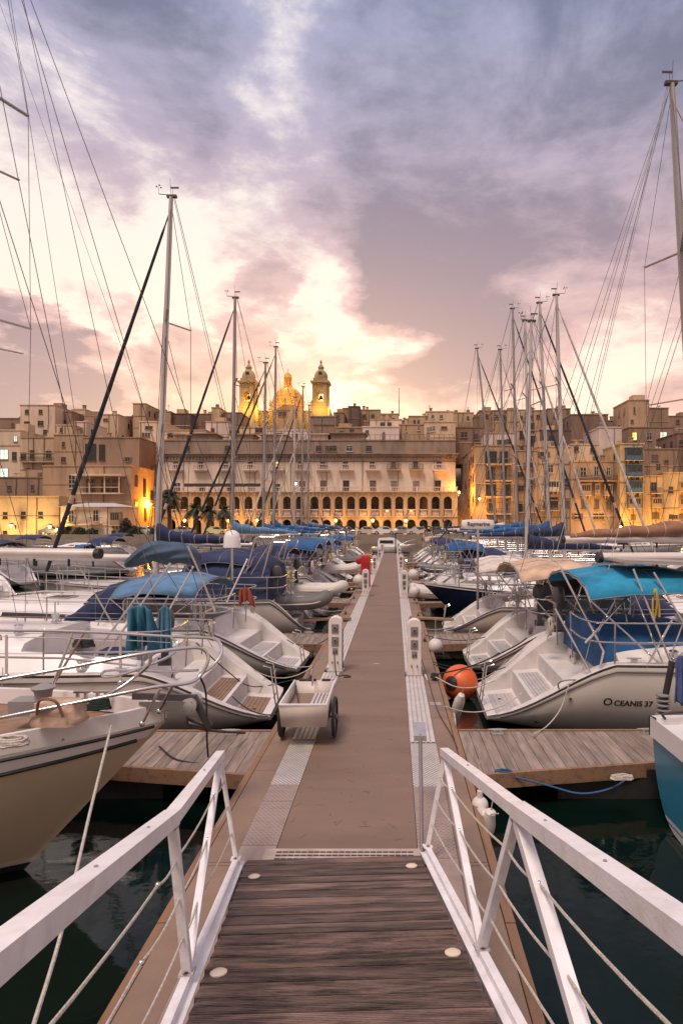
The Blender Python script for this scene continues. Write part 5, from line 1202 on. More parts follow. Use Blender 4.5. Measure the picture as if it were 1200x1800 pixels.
# ---- church
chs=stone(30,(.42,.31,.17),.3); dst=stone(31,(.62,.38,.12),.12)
CD=190.0; s=CD/F
def tower(px,label):
    X=PX(px,CD); zb=PZ(752,CD); root=thing('bell_tower',label,'bell tower',(X,CD,zb)); z=lambda py:PZ(py,CD)-zb
    w=13.5*s
    m=MB(); m.bbox(-w*1.05,w*1.05,-w*1.05,w*1.05,-4,z(719)); m.bbox(-w*1.1,w*1.1,-w*1.1,w*1.1,z(719)+.001,z(717)); m.build('base',chs,root)
    # belfry with four open arches
    z0,z1=z(717),z(677); a=w*.92; ow=w*.42; zs=z(694); sill=z(708)
    for rot in range(4):
        m=MB(); m.T=Matrix.Rotation(rot*PI/2,4,'Z'); y=-a
        def qd(p,mm=m): mm.face([mm.pt(v) for v in p])
        for yy in (-a,-a+.5):
            qd([(-a,yy,z0),(-ow,yy,z0),(-ow,yy,z1),(-a,yy,z1)]); qd([(ow,yy,z0),(a,yy,z0),(a,yy,z1),(ow,yy,z1)]); qd([(-ow,yy,z0),(ow,yy,z0),(ow,yy,sill),(-ow,yy,sill)])
            ap=[(-ow*math.cos(PI*k/10),zs+ow*math.sin(PI*k/10)) for k in range(11)]
            for (p,q_),(r_,t_) in zip(ap,ap[1:]): qd([(p,yy,q_),(r_,yy,t_),(r_,yy,z1),(p,yy,z1)])
        for (p,q_),(r_,t_) in zip(ap,ap[1:]): qd([(p,-a,q_),(r_,-a,t_),(r_,-a+.5,t_),(p,-a+.5,q_)])
        for xx in (-ow,ow): qd([(xx,-a,sill),(xx,-a,zs),(xx,-a+.5,zs),(xx,-a+.5,sill)])
        qd([(-ow,-a,sill),(ow,-a,sill),(ow,-a+.5,sill),(-ow,-a+.5,sill)])
        for xx in (-a*.82,a*.82,-ow*1.35,ow*1.35): m.bbox(xx-.2,xx+.2,-a-.22,-a-.001,z0,z1-.3)
        m.build('belfry_wall',chs,root)
    m=MB(); m.bbox(-w*1.08,w*1.08,-w*1.08,w*1.08,z1,z(675)); m.bbox(-w*1.22,w*1.22,-w*1.22,w*1.22,z(675)+.001,z(672.5)); m.bbox(-w*.9,w*.9,-w*.9,w*.9,z(672.5)+.001,z(667)); m.build('cornice',chs,root)
    # bulbous cap
    m=MB(); prof=[(.88,667),(.90,664),(.84,659),(.66,654.5),(.44,651.5),(.32,650),(.38,648.5),(.40,646),(.30,643.5),(.17,641.5),(.11,639.5),(.10,637.5)]
    m.lathe([(w*r_,z(py)) for r_,py in prof],n=16); m.sphere((0,0,z(636.5)),.42,8,6); c=m.build('cap',chs,root,angle=30)
    m=MB(); m.tube([(0,0,z(636)),(0,0,z(632))],.06,5); m.tube([(-.35,0,z(633.5)),(.35,0,z(633.5))],.05,5); m.build('cross',iron,c)
    m=MB(); m.bbox(-.55,.55,-w*.87,-w*.8,z(661.5),z(656)); m.build('oculus',win_gl,c)
    m=MB(); m.lathe([(.95,z(703.5)),(.9,z(702.6)),(.55,z(700)),(.42,z(697)),(.2,z(695.6))],n=14); m.tube([(0,0,z(695.6)),(0,0,z(692))],.08,6); m.tube([(-a+.5,0,z(692)),(a-.5,0,z(692))],.1,6); m.build('bell',M('bronze',(.06,.07,.04),.5,.4),root)
    for (lx_,ly_,lz_,e) in ((0,1.2,z(712),520),(0,-w-3.0,z(722),420),(w+1.8,-1,z(724),420),(-w-1.8,-1,z(724),420)):
        ld=bpy.data.lights.new('flood_lamp','POINT'); ld.energy=e*3.2; ld.color=(1,.58,.08); ld.shadow_soft_size=.3; lo=bpy.data.objects.new('flood_lamp',ld); COL.objects.link(lo); lo.parent=root; lo.location=(lx_,ly_,lz_)
    return root
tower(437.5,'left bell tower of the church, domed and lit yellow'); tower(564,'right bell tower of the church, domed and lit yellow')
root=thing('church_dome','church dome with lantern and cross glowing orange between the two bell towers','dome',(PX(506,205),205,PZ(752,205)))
z=lambda py:PZ(py,205)-root.location.z
s2=205/F; R0=26.5*s2
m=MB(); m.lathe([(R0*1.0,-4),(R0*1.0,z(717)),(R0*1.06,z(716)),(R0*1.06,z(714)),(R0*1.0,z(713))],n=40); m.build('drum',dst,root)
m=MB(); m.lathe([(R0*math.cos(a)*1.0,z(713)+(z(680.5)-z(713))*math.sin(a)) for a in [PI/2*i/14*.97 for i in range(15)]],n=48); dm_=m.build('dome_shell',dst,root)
m=MB()
for k_ in range(12):
    an=2*PI*k_/12+.13; m.tube([(R0*math.cos(a)*1.01*math.cos(an),R0*math.cos(a)*1.01*math.sin(an),z(713)+(z(680.5)-z(713))*math.sin(a)*1.005) for a in [PI/2*i/14*.9 for i in range(15)]],.22,5)
for a in (.2,.42): m.lathe([(R0*math.cos(a)*1.015,z(713)+(z(680.5)-z(713))*math.sin(a)-.12),(R0*math.cos(a)*1.015+.1,z(713)+(z(680.5)-z(713))*math.sin(a)+.1)],n=40)
m.build('rib',dst,dm_)
m=MB()
for k_ in range(12):
    an=2*PI*(k_+.5)/12+.13; a=.12; m.sphere((R0*1.0*math.cos(a)*math.cos(an),R0*math.cos(a)*math.sin(an),z(713)+(z(680.5)-z(713))*math.sin(a)),.5,8,5)
m.build('dormer',chs,dm_)
m=MB(); r0=6.8*s2; m.lathe([(r0*1.15,z(681.5)),(r0*1.15,z(679)),(r0,z(678.5)),(r0*.62,z(678.4))],n=16)
for k_ in range(8):
    an=2*PI*k_/8+.39; m.tube([(r0*.82*math.cos(an),r0*.82*math.sin(an),z(678.4)),(r0*.82*math.cos(an),r0*.82*math.sin(an),z(665))],.27,6)
m.lathe([(r0*.45,z(678.4)),(r0*.45,z(665))],n=10); m.lathe([(r0*1.05,z(665)),(r0*1.1,z(664)),(r0*.95,z(663)),(r0*.85,z(659)),(r0*.5,z(656)),(.15,z(654)),(.1,z(652))],n=16); m.tube([(0,0,z(653)),(0,0,z(648))],.08,5); m.tube([(-.45,0,z(650)),(.45,0,z(650))],.07,5); m.build('lantern',dst,root)
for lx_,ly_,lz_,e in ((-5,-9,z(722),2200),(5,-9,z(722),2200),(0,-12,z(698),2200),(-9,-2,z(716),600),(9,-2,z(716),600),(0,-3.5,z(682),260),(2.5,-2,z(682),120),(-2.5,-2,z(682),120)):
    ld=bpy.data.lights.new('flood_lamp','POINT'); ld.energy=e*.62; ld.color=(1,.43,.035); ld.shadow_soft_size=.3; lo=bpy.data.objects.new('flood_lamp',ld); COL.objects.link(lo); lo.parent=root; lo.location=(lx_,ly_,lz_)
root=thing('church_nave','weathered church body with gabled front below the dome and between its towers','church',(PX(501,192),192,PZ(760,192)))
z=lambda py:PZ(py,192)-root.location.z; X=lambda px:PX(px,192)-root.location.x
m=MB(); m.bbox(X(424),X(580),2.6,14,-6,z(721)); m.bbox(X(423.5),X(580.5),2.4,2.8,z(721)+.001,z(719)); m.build('nave_wall',chs,root)
m=MB(); m.bbox(X(484),X(532),-1,2.3,-6,z(722)); ids=[m.pt(p) for p in ((X(482),-1.2,z(722)),(X(534),-1.2,z(722)),(X(518),-1.2,z(714)),(X(500),-1.2,z(712)),(X(482),2.2,z(722)),(X(534),2.2,z(722)),(X(518),2.2,z(714)),(X(500),2.2,z(712)))]
for f in ((0,1,2,3),(4,5,6,7),(0,1,5,4),(1,2,6,5),(2,3,7,6),(3,0,4,7)): m.face([ids[i] for i in f])
m.build('pediment',ST[2],root)
for px in (493,501,520): window(root,X(px),z(733),'w',1.1,1.6,y=-1)
for px in (474,500,547): 
    m=MB(); zz=z(712 if px==500 else 719); m.lathe([(.7,0),(.5,.5),(.25,1.0),(.5,1.6),(.3,2.4),(.1,3.2)],(X(px),1,zz),10); m.build('finial',ST[1],root)
# ---- street lamps and other lit lamps
def lamp(px,py,D,e,label,col=(1,.55,.12),post=True,r=.22,out=1.0):
    p=P(px,py,D); root=thing('street_lamp',label,'street lamp',(p.x,D,p.z-.0),0,'lit lamps along the quay')
    m=MB(); m.sphere((0,0,0),r,12,8); m.build('bulb',M('lamp_glow_%.2f_%.2f'%(col[1],col[2]),(1,min(1,col[1]*1.25),min(1,col[2]*2.0)),.5,emis=6),root)
    m=MB()
    if post: m.tube(curve([(0,out+.2,-.4),(0,out*.6,.35),(0,.0,.45),(0,0,.24)],5),.05,6); m.box((0,out+.22,-.3),(.25,.06,.7))
    m.lathe([(.3,.18),(.2,.3),(.05,.42)],(0,0,.08),10); m.build('bracket',iron,root)
    ld=bpy.data.lights.new('lamp_light','POINT'); ld.energy=e; ld.color=col; ld.shadow_soft_size=r; lo=bpy.data.objects.new('lamp_light',ld); COL.objects.link(lo); lo.parent=root; lo.location=(0,-.45,-.05)
    return root
for px,lab in ((325,'leftmost of the lit wall lamps on the arcade, behind the palms'),(452,'lit arcade wall lamp behind the leaning masts'),(590,'lit arcade wall lamp left of the end of the pier'),(655,'lit arcade wall lamp above the parked cars'),(713,'lit arcade wall lamp just right of the pier end'),(402,'lit arcade wall lamp behind the second mast')):
    lamp(px,915,AD-TH-1.2,620,lab,(1,.45,.08),r=.27)
lamp(519,850,105,160,'bright white flood lamp high on a pole before the arcade',(.85,1,.85),r=.25,post=False)
lamp(842,877,105,2200,'orange street lamp hanging on the left of the corner block',(1,.45,.06))
lamp(806,866,112,3500,'orange street lamp in the side street between arcade and corner block',(1,.42,.05))
lamp(266,886,116.5,5200,'orange street lamp in the alley left of the arcade',(1,.42,.04),r=.2)
lamp(20,924,101,2200,'street lamp in front of the yellow lit house',(1,.62,.2))
lamp(88,926,100.5,1800,'second street lamp in front of the yellow lit house',(1,.62,.2))
lamp(1148,925,104,5000,'hidden orange street lamp below the ochre houses on the right',(1,.48,.06))
lamp(1196,925,104,5000,'hidden orange street lamp at the right edge of the quay',(1,.48,.06))
lamp(1090,926,105,2200,'hidden orange street lamp below the blue balconies',(1,.48,.06))
# ---- cars on the quay
carg=M('car_glass',(.03,.03,.035),.1); tyre=blk
def car(px,D,L_,col,label,rz=0):
    p=PX(px,D); root=thing('parked_car',label,'car',(p,D,.96),rz,'cars parked along the quay')
    cm=M('car_paint_%.2f_%.2f'%col[:2],col,.3,.1,.04,coat=.6)
    prof=[(-.5,.25),(-.5,.62),(-.47,.82),(-.30,.90),(-.18,1.32),(-.05,1.45),(.18,1.42),(.31,1.0),(.45,.88),(.5,.68),(.5,.28)]
    rows=[]
    for y,sc in ((-.85,.93),(-.82,1),(.82,1),(.85,.93)): rows.append([(x*L_,y*(.82 if z>1.1 else 1),z) for x,z in prof])
    m=MB(); ids=m.grid(rows); m.face(ids[0]); m.face(ids[-1][::-1]); m.face([ids[0][0],ids[0][-1],ids[-1][-1],ids[-1][0]]); m.build('body',cm,root,angle=30)
    for sy in (-1,1):
        m=MB(); m.face([m.pt(q_) for q_ in ((-.26*L_,sy*.80,.95),(-.16*L_,sy*.735,1.30),(.17*L_,sy*.735,1.34),(.27*L_,sy*.80,1.0))]); m.build('side_glass',carg,root,solid=.02)
        for xx in (-.31,.31):
            m=MB(); m.lathe([(.2,-.1),(.31,-.1),(.33,0),(.31,.1),(.2,.1)],(xx*L_,sy*.78,.32),16,0,'y'); m.lathe([(.19,-.105),(.19,.105)],(xx*L_,sy*.78,.32),10,1,'y'); m.build('wheel',[tyre,alu],root)
    m=MB(); m.face([m.pt(q_) for q_ in ((.325*L_,-.68,1.0),(.325*L_,.68,1.0),(.195*L_,.62,1.40),(.195*L_,-.62,1.40))]); m.build('windscreen',carg,root,solid=.02)
    m=MB(); m.face([m.pt(q_) for q_ in ((-.31*L_,-.68,.95),(-.31*L_,.68,.95),(-.19*L_,.62,1.30),(-.19*L_,-.62,1.30))]); m.build('rear_window',carg,root,solid=.02)
    for sy in (-1,1):
        m=MB(); m.box((.488*L_,sy*.6,.68),(.08,.3,.12)); m.build('headlight',win_w,root); m=MB(); m.box((-.495*L_,sy*.62,.72),(.05,.22,.14)); m.build('tail_light',M('tail_red',(.4,.02,.02),.4),root)
for i,(px,D,c,lab) in enumerate([(252,103.5,(.62,.60,.60),'pale silver car parked at the foot of the alley'),(225,104.5,(.05,.05,.06),'black car parked left of the alley'),(190,103,(.04,.05,.08),'dark car before the hip roofed villa'),(95,102.2,(.05,.06,.09),'dark blue car before the yellow lit house'),
    (322,103,(.3,.28,.27),'grey car under the palms'),(380,103,(.66,.6,.3),'yellowish lit car before the left arches'),(560,103,(.5,.45,.42),'beige car left of the centre of the arcade'),(608,103.5,(.2,.18,.18),'dark grey car before the arcade centre'),(645,103,(.5,.42,.38),'light brown car left of the white car'),(675,102.8,(.72,.68,.64),'white hatchback parked before the arcade by the pier end'),(705,103.5,(.3,.28,.27),'grey car behind the pier lamp'),(735,103,(.55,.5,.46),'silver car right of the pier lamp'),(765,103,(.1,.1,.1),'black car right of the silver car')]):
    car(px,D,4.1,c,lab,PI if i%2 else 0)
# ---- palms and shrubs
barkm=M('palm_bark',(.12,.08,.05),.9,0,.3,5,bump=.8,bscale=10); frond=M('palm_frond',(.045,.055,.022),.6,0,.35,2); leaf=M('shrub_leaf',(.05,.055,.025),.7,0,.4,3)
def palm(px,D,pyc,r,label,seed):
    rnd=random.Random(seed); x=PX(px,D); zc=PZ(pyc,D)-.96; root=thing('palm_tree',label,'palm tree',(x,D,.96),rnd.uniform(0,6),'palms in front of the arcade')
    m=MB(); m.tube([(0,0,0),(.05,0,zc*.3),(.0,.05,zc*.7),(0,0,zc)],[.42,.34,.32,.42],12); m.build('trunk',barkm,root)
    m=MB()
    for k_ in range(60):
        a=rnd.uniform(0,2*PI); el=rnd.uniform(-.75,1.25); l=r*rnd.uniform(.8,1.1); d=Vector((math.cos(a)*math.cos(el),math.sin(a)*math.cos(el),math.sin(el))); side=d.cross(Vector((0,0,1))).normalized(); base=Vector((0,0,zc)); pts=[base+d*l*t-Vector((0,0,1))*(l*.55*t*t) for t in [i/8 for i in range(9)]]
        for i in range(1,9):
            for sd in (-1,1):
                for q_ in (0,.5):
                    p=pts[i-1].lerp(pts[i],q_); ll=l*.28*math.sin(PI*min(1,(i-1+q_)/8+.12))**.6; e=p+side*sd*ll+d*ll*.5-Vector((0,0,ll*.5)); w_=(pts[i]-pts[i-1])*.22
                    m.face([m.pt(p-w_),m.pt(p+w_),m.pt(e)])
        for a_,b_ in zip(pts,pts[1:]): m.face([m.pt(a_-side*.04),m.pt(a_+side*.04),m.pt(b_)])
    m.build('crown',frond,root)
palm(298,104,872,3.0,'tallest palm tree, left end of the arcade',1); palm(343,104,893,2.3,'palm tree before the third arch of the arcade',2); palm(368,104,897,2.1,'palm tree between the palms before the left arches',3); palm(393,103.5,896,2.2,'rightmost palm tree, by the second mast',4)
def shrub(px,D,w,h,label,seed):
    rnd=random.Random(seed); root=thing('shrub',label,'shrub',(PX(px,D),D,.96),0,'shrubs on the quay'); m=MB()
    for k_ in range(900):
        a=rnd.uniform(0,2*PI); rr=rnd.random()**.5; hz=rnd.random(); q_=Vector((math.cos(a)*rr*w*(1-.5*hz)*(.8+.3*math.sin(a*3+seed)),math.sin(a)*rr*w*.7,hz*h*(1-.35*rr*rr)))
        u=Vector((rnd.gauss(0,1),rnd.gauss(0,1),rnd.gauss(0,1))).normalized()*.16; v=u.orthogonal().normalized()*.11
        m.face([m.pt(q_-u),m.pt(q_+v),m.pt(q_+u),m.pt(q_-v)])
    m.build('foliage',leaf,root); m=MB()
    for k_ in range(4): m.tube([(rnd.uniform(-.2,.2),0,0),(rnd.uniform(-w*.5,w*.5),0,h*.7)],.05,5)
    m.build('stem',barkm,root)
for i,(px,w,h,lab) in enumerate([(112,1.3,1.5,'round shrub at the left corner of the hip roofed villa'),(142,1.6,1.3,'low shrub in front of the villa door'),(160,1.3,1.1,'small shrub right of the villa door'),(222,1.4,3.0,'dark upright bush at the villa corner by the alley'),(236,1.6,1.6,'sprawling bush at the foot of the alley'),(275,1.5,1.8,'bush under the tallest palm')]): shrub(px,101.4,w,h,lab,i+3)
# ================================================================ LOOSE THINGS NEAR THE VIEWER
# lettering on the hull
def hull_text(txt,size,H,R,x,z,side,mat,parent,name='hull_lettering'):
    cu=bpy.data.curves.new(name,'FONT'); cu.body=txt; cu.size=size; cu.extrude=.001; cu.offset=.003
    o=bpy.data.objects.new(name,cu); COL.objects.link(o); bpy.context.view_layer.update()
    me=bpy.data.meshes.new_from_object(o.evaluated_get(bpy.context.evaluated_depsgraph_get())); bpy.data.objects.remove(o)
    return me
def text_mesh(txt,size,off=.0):
    cu=bpy.data.curves.new('t','FONT'); cu.body=txt; cu.size=size; cu.offset=off; cu.resolution_u=4
    o=bpy.data.objects.new('t',cu); COL.objects.link(o); bpy.context.view_layer.update()
    me=bpy.data.meshes.new_from_object(o.evaluated_get(bpy.context.evaluated_depsgraph_get())); bpy.data.objects.remove(o); return me
inkm=M('lettering_ink',(.02,.02,.025),.4)
R,H=r1
# near side of the boat in its own frame is -y; walk along x and lay glyphs on the hull skin
def hull_y(H,x,z):
    lo,hi=0.2,1.0
    for _ in range(24):
        md=(lo+hi)/2
        if H.pt(x,md,-1).z<z: lo=md
        else: hi=md
    return H.pt(x,lo,-1).y
def letter(parts,x0,z0,name='hull_lettering'):
    vs=[];fs=[];x=x0
    for txt,size in parts:
        if size==0: x+=.012; continue
        me=text_mesh(txt,size,.0035)
        mn=min(v.co.x for v in me.vertices); mxx=max(v.co.x for v in me.vertices); b=len(vs)
        for v in me.vertices:
            X=x+v.co.x-mn; Z=z0+v.co.y; vs.append((X,hull_y(H,X,Z)-.004,Z))
        for p in me.polygons: fs.append(tuple(b+i for i in p.vertices))
        x+=mxx-mn+size*.16
    me=bpy.data.meshes.new(name); me.from_pydata(vs,[],fs); me.materials.append(inkm); o=bpy.data.objects.new(name,me); COL.objects.link(o); o.parent=R; return x
letter([('O',.165),('CEANIS',.118),(' ',0),('37',.118)],PX(1066,8.7)-R.location.x,PZ(1239,8.75)-WZ)
Ri=(Matrix.Translation(R.location)@Matrix.Rotation(R.rotation_euler[2],4,'Z')).inverted()
def q1(px,py,D): return Ri@P(px,py,D)
# blue canvas cockpit tent, near side arch legs, solar panel
m=MB(); rows=[]
for i in range(9):
    t=i/8; X=.0+t*1.5; r=[]
    for k in range(15):
        a=PI*k/14; r.append(Vector((1.72+X+.02*math.sin(k*2+i),1.22*math.cos(a),1.0+(.72-.05*t)*math.sin(a)**.34+.012*math.sin(i*3.1+k))))
    rows.append(r)
ids=m.grid(rows); m.face(ids[0]); m.build('cockpit_tent',C_blue,R,angle=50)
m=MB()
for a,b in (((985,1000,9.6),(1060,1145,8.9)),((1060,1145,8.9),(1048,1200,8.75)),((1112,1000,9.0),(1190,1195,8.6)),((1148,1006,9.0),(1215,1120,8.6)),((1102,1050,9.2),(1028,1130,8.8)),((1075,1060,9.3),(1050,1110,8.8)),((975,1070,9.3),(1045,1197,8.75)),((1180,1090,8.8),(1133,1178,8.7))):
    m.tube([q1(*a),q1(*b)],.017,8)
m.build('frame_tube',steel,R)
m=MB(); a=q1(1080,988,9.6); m.box(a+Vector((.85,.1,.0)),(1.7,1.15,.035),0,Matrix.Rotation(.03,3,'Y')); m.box(a+Vector((.85,.1,.022)),(1.6,1.05,.006),1,Matrix.Rotation(.03,3,'Y')); m.build('solar_panel',[alu,vinyl],R)
m=MB(); m.tube(curve([q1(983,1222,8.95),q1(1000,1195,8.8),q1(1200,1212,8.8)],5),.012,6); m.build('gunwale_trim',M('trim_grey',(.2,.18,.17),.5),R)
for px,py,D in ((931,1252,9.6),(1000,1227,8.85)):
    m=MB(); c=q1(px,py,D); hy=hull_y(H,c.x,c.z); m.lathe([(.03,-.012),(.03,.004)],(c.x,hy,c.z),12,0,'y'); m.lathe([(.018,-.014),(.018,.0)],(c.x,hy,c.z),10,1,'y'); m.build('through_hull',[steel,blk],R)
rope('mooring_line','thin white mooring rope sagging from the quarter of the OCEANIS 37 to the finger pontoon','rope',[P(1000,1200,8.72),P(985,1245,8.7),P(962,1275,8.5),P(935,1292,8.0)],.009,ropew)
rope('mooring_line','black taut mooring rope from the pier edge cleat to the second yacht on the right','rope',[P(760,1187,10.8),P(830,1170,11.2),P(900,1138,11.5),P(925,1122,11.9)],.014,roped)
rope('mooring_line','white slack rope running past the orange buoy to the OCEANIS 37 stern','rope',[P(765,1190,10.6),P(800,1207,10.4),P(835,1208,10.3),P(870,1196,10.2)],.010,ropew)
rope('mooring_line','brown thin rope behind the orange buoy','rope',[P(782,1184,11.6),P(830,1196,11.8),P(870,1180,12),P(900,1150,12.2)],.008,ropew)
rope('shore_hose','white hose looping from the right pedestal along the pier edge','hose',[Vector((.56,10.9,.05)),P(762,1215,10.4),P(780,1240,9.7),P(797,1255,9.3),P(800,1285,8.6),P(806,1288,8.5)],.017,M('hose_white',(.62,.56,.52),.5))
rope('power_cable','dark power cable from the nearest left pedestal lying on the pier','cable',[P(588,1150,11.1)+Vector((0,-.05,0)),P(590,1170,11)+Vector((0,-.08,0)),Vector((-1.05,10.95,.02)),Vector((-.9,11.0,.015)),Vector((-.8,10.9,.015)),Vector((-.92,10.85,.015))],.011,roped)
rope('power_cable','thin dark cable running down the right side panel of the pier','cable',[Vector((.5,11.0,.3)),Vector((.6,10.7,.03)),Vector((.62,9.6,.015)),Vector((.66,8.7,.015)),Vector((.75,7.9,.015)),Vector((.8,7.3,-.02))],.007,roped)
rope('mooring_line','pale mooring rope hanging from the tan bow down past the handrail','rope',[P(196,1276,5.3),P(180,1340,4.9),P(158,1430,4.4),P(135,1530,3.9),P(108,1640,3.4),P(85,1720,3.1),P(60,1800,2.85),P(40,1880,2.6)],.011,ropew,smooth=True)
rope('mooring_line','black rope lying over the nearest left finger pontoon','rope',[P(280,1312,7.7),P(310,1335,7.3),P(365,1345,7.2),P(412,1357,7.0)],.012,roped)
rope('mooring_chain','rusty chain from the anchor roller to the pier edge','chain',[P(330,1270,5.9),P(350,1280,6.6),P(390,1286,7.4),P(430,1288,8.0)],.018,M('rust_chain',(.12,.08,.06),.8,.3))
rope('mooring_line','black rope hanging from the bow rail across the finger','rope',[P(352,1190,5.6),P(362,1220,5.7),P(364,1300,5.8),P(366,1330,6.2)],.010,roped)
rope('mooring_line','dark mooring rope from second left yacht stern to the pier edge','rope',[P(345,1130,9.9),P(400,1180,10.4),P(445,1207,10.8),P(520,1194,11.2),P(560,1185,11.3)],.010,roped)
# orange buoy
b=thing('mooring_buoy','big round orange buoy floating beside the pier near the right pedestal','buoy',(PX(808,11.3),11.3,-.20))
om=M('buoy_orange',(.72,.13,.035),.45,0,.10,4,dirt=.35,dcol=(.30,.05,.03),dscale=3)
m=MB(); m.sphere((0,0,0),.335,24,16); m.build('float',om,b)
m=MB(); m.T=Matrix.Rotation(math.radians(62),4,'X')@Matrix.Translation((0,0,0)); m.lathe([(.12,.30),(.13,.33),(.09,.36),(.04,.37)],(0,0,0),16); m.T=Matrix.Rotation(math.radians(-32),4,'Z')@m.T; m2=m
m3=MB(); m3.T=Matrix.Rotation(math.radians(-38),4,'Z')@Matrix.Rotation(math.radians(80),4,'X'); m3.lathe([(.13,.295),(.13,.32),(.08,.35),(.03,.36)],(0,0,0),16); m3.build('dark_patch',blk,b)
# pier fenders / floats
for i,(px,py,D,ml,lab,kw) in enumerate([(800,1255,9.4,fendw,'long white fender lying against the pier edge before the OCEANIS 37 stern',dict(r=.085,l=.75,tilt=.5)),
   (845,1432,5.9,fendw,'knotted bunch of white floats, upper one, on the pier edge right of the gangway',dict(r=.075,l=.24,tilt=1.1)),(857,1452,5.75,fendw,'knotted bunch of white floats, lower one, on the pier edge right of the gangway',dict(r=.07,l=.26,tilt=.3)),
   (843,1415,6.0,fendw,'small round white float beside the pier right of the handrail',dict(r=.085,ball=True)),
   (765,1135,13.2,fendw,'white ball fender at the corner of the second right finger',dict(r=.16,ball=True)),(728,1040,21.0,fendw,'pale round fender on the right pier edge behind the second pedestal',dict(r=.2,ball=True)),
   (630,1020,24.5,fendw,'pale round fender on the left pier edge by the second left pedestal',dict(r=.24,ball=True)),(726,1010,27.5,fendw,'pale round fender farther along the right pier edge',dict(r=.25,ball=True))]):
    fender_obj(lab,P(px,py,D),'fenders and floats along the pier',ml,**kw)
# mooring cleats with black coils
cm_=cleat_mesh(); first=None
for i,(x,y) in enumerate([(.72,10.75),(-1.52,10.9),(.72,14.3),(-1.52,14.6),(.72,18.2),(-1.52,18.6),(.72,22.0),(-1.52,22.4),(.72,26),(-1.52,26),(.72,30),(-1.52,30)]):
    if first is None: o=cm_.build('mooring_cleat',M('cleat_iron',(.08,.07,.065),.5,.5)); first=o.data
    else: o=bpy.data.objects.new('mooring_cleat',first); COL.objects.link(o)
    o.location=(x,y,.0); tag(o,f'dark mooring cleat on the {"right" if x>0 else "left"} edge of the pier, {["nearest","second","third","fourth","fifth","farthest"][i//2]} one from the gangway','cleat','mooring cleats on the pier edges')
def coil(name,label,c,r,mat,n=5,rr=.012,lift=.02,sq=.6,seed=1):
    rnd=random.Random(seed); pts=[]
    for i in range(n*14):
        a=2*PI*i/14; k=r*(1-.12*(i/14)/n*2+rnd.uniform(-.06,.06)); pts.append(Vector(c)+Vector((k*math.cos(a),k*sq*math.sin(a),lift*(i/14)+rnd.uniform(0,.012))))
    m=MB(); m.tube(pts,rr,6); return tag(m.build(name,mat),label,'rope coil')
coil('rope_coil','blue rope coil on the front edge of the nearest right finger pontoon',P(885,1362,6.95)+Vector((0,0,.0)),.12,ropeb,6,.009,.008,.45)
rope('mooring_line','dark rope sagging from the blue coil under the right finger to the pale coil','rope',[P(905,1366,6.9),P(960,1380,6.8),P(1020,1395,6.7),P(1075,1385,6.7),P(1110,1362,6.7)],.011,ropeb)
coil('rope_coil','pale rope coil hanging at the end of the nearest right finger by the blue boat',P(1092,1370,6.65),.13,ropew,7,.010,.006,.3,seed=4)
coil('rope_coil','dark coiled rope on the deck of the second left yacht',P(147,1140,8.9)+Vector((0,0,.02)),.16,roped,7,.012,.015,.6,seed=5)
coil('rope_coil','dark green net coil on the tan cruiser foredeck',P(170,1250,5.4)+Vector((0,0,.02)),.12,M('net_green',(.02,.045,.035),.9),8,.016,.01,.5,seed=6)
coil('rope_coil','black rope knot round the cleat by the nearest right pedestal',Vector((.72,10.72,.03)),.07,roped,4,.014,.02,1,seed=7)
coil('rope_coil','beige rope pile on the tan cruiser deck at the photo edge',P(22,1315,4.85)+Vector((0,0,.02)),.13,ropew,5,.014,.012,.6,seed=8)
# box on foredeck of L1
r=thing('deck_bag','crumpled beige fabric bag on the foredeck of the tan cruiser','bag',P(105,1270,5.15))
m=MB(); rows=[]; rnd=random.Random(3)
for i in range(9):
    t=i/8; r_=[]
    for k in range(18):
        a=2*PI*k/18; s_=1+.05*math.sin(a*3+i)+rnd.uniform(-.04,.04); e=abs(math.cos(a))**.3*math.copysign(1,math.cos(a)); f=abs(math.sin(a))**.3*math.copysign(1,math.sin(a)); r_.append(Vector((.20*e*s_*(1-.15*t*t),.13*f*s_*(1-.2*t*t),.19*t)))
    rows.append(r_)
ids=m.grid(rows,closed=True); m.face(ids[0]); m.face(ids[-1]); m.build('bag_body',M('bag_cloth',(.50,.35,.26),.85,0,.2,6,bump=.5,bscale=14),r,angle=60)
m=MB(); m.tube(curve([(-.1,-.16,.12),(-.05,-.2,.25),(.08,-.2,.24),(.12,-.16,.1)],5),.012,6); m.build('strap',C_brown,r)
# cloths over the rail of L2
def cloth(label,px0,px1,pyt,pyb,D,mat,seed,depth=.2):
    rnd=random.Random(seed); m=MB(); rows=[]
    for i in range(21):
        t=i/20; r_=[]
        for k in range(31):
            u=k/30; px=px0+(px1-px0)*(u*(.75+.25*t)+.06*t*math.sin(seed)); p=P(px,pyt+(pyb-pyt)*t+6*math.sin(u*5+seed)*t-8*(1-t)*math.sin(u*PI),D); p.y+=depth*(math.sin(u*17+t*2+seed)+.4*math.sin(u*41+seed*2+t))*(.3+t)*.5; r_.append(p)
        rows.append(r_)
    m.grid(rows); o=m.build('hanging_cloth',mat,None,angle=120,solid=.012); return tag(o,label,'cloth','cloths drying on the second left yacht')
cloth('wide turquoise cloth draped over the rail of the second left yacht',224,278,1072,1142,8.85,canvas('teal',(.03,.16,.24)),2)
cloth('narrow pale turquoise cloth hanging beside the wide one',280,306,1072,1142,8.8,canvas('teal2',(.07,.20,.30)),5,.06)
cloth('rust red cloth bundled on the stern rail of the third left yacht',420,448,1040,1062,12.5,C_red,9,.08)
cloth('blue violet cloth hanging at the right edge before the OCEANIS 37',1186,1215,1160,1240,7.2,canvas('violet',(.06,.09,.22)),4,.05)
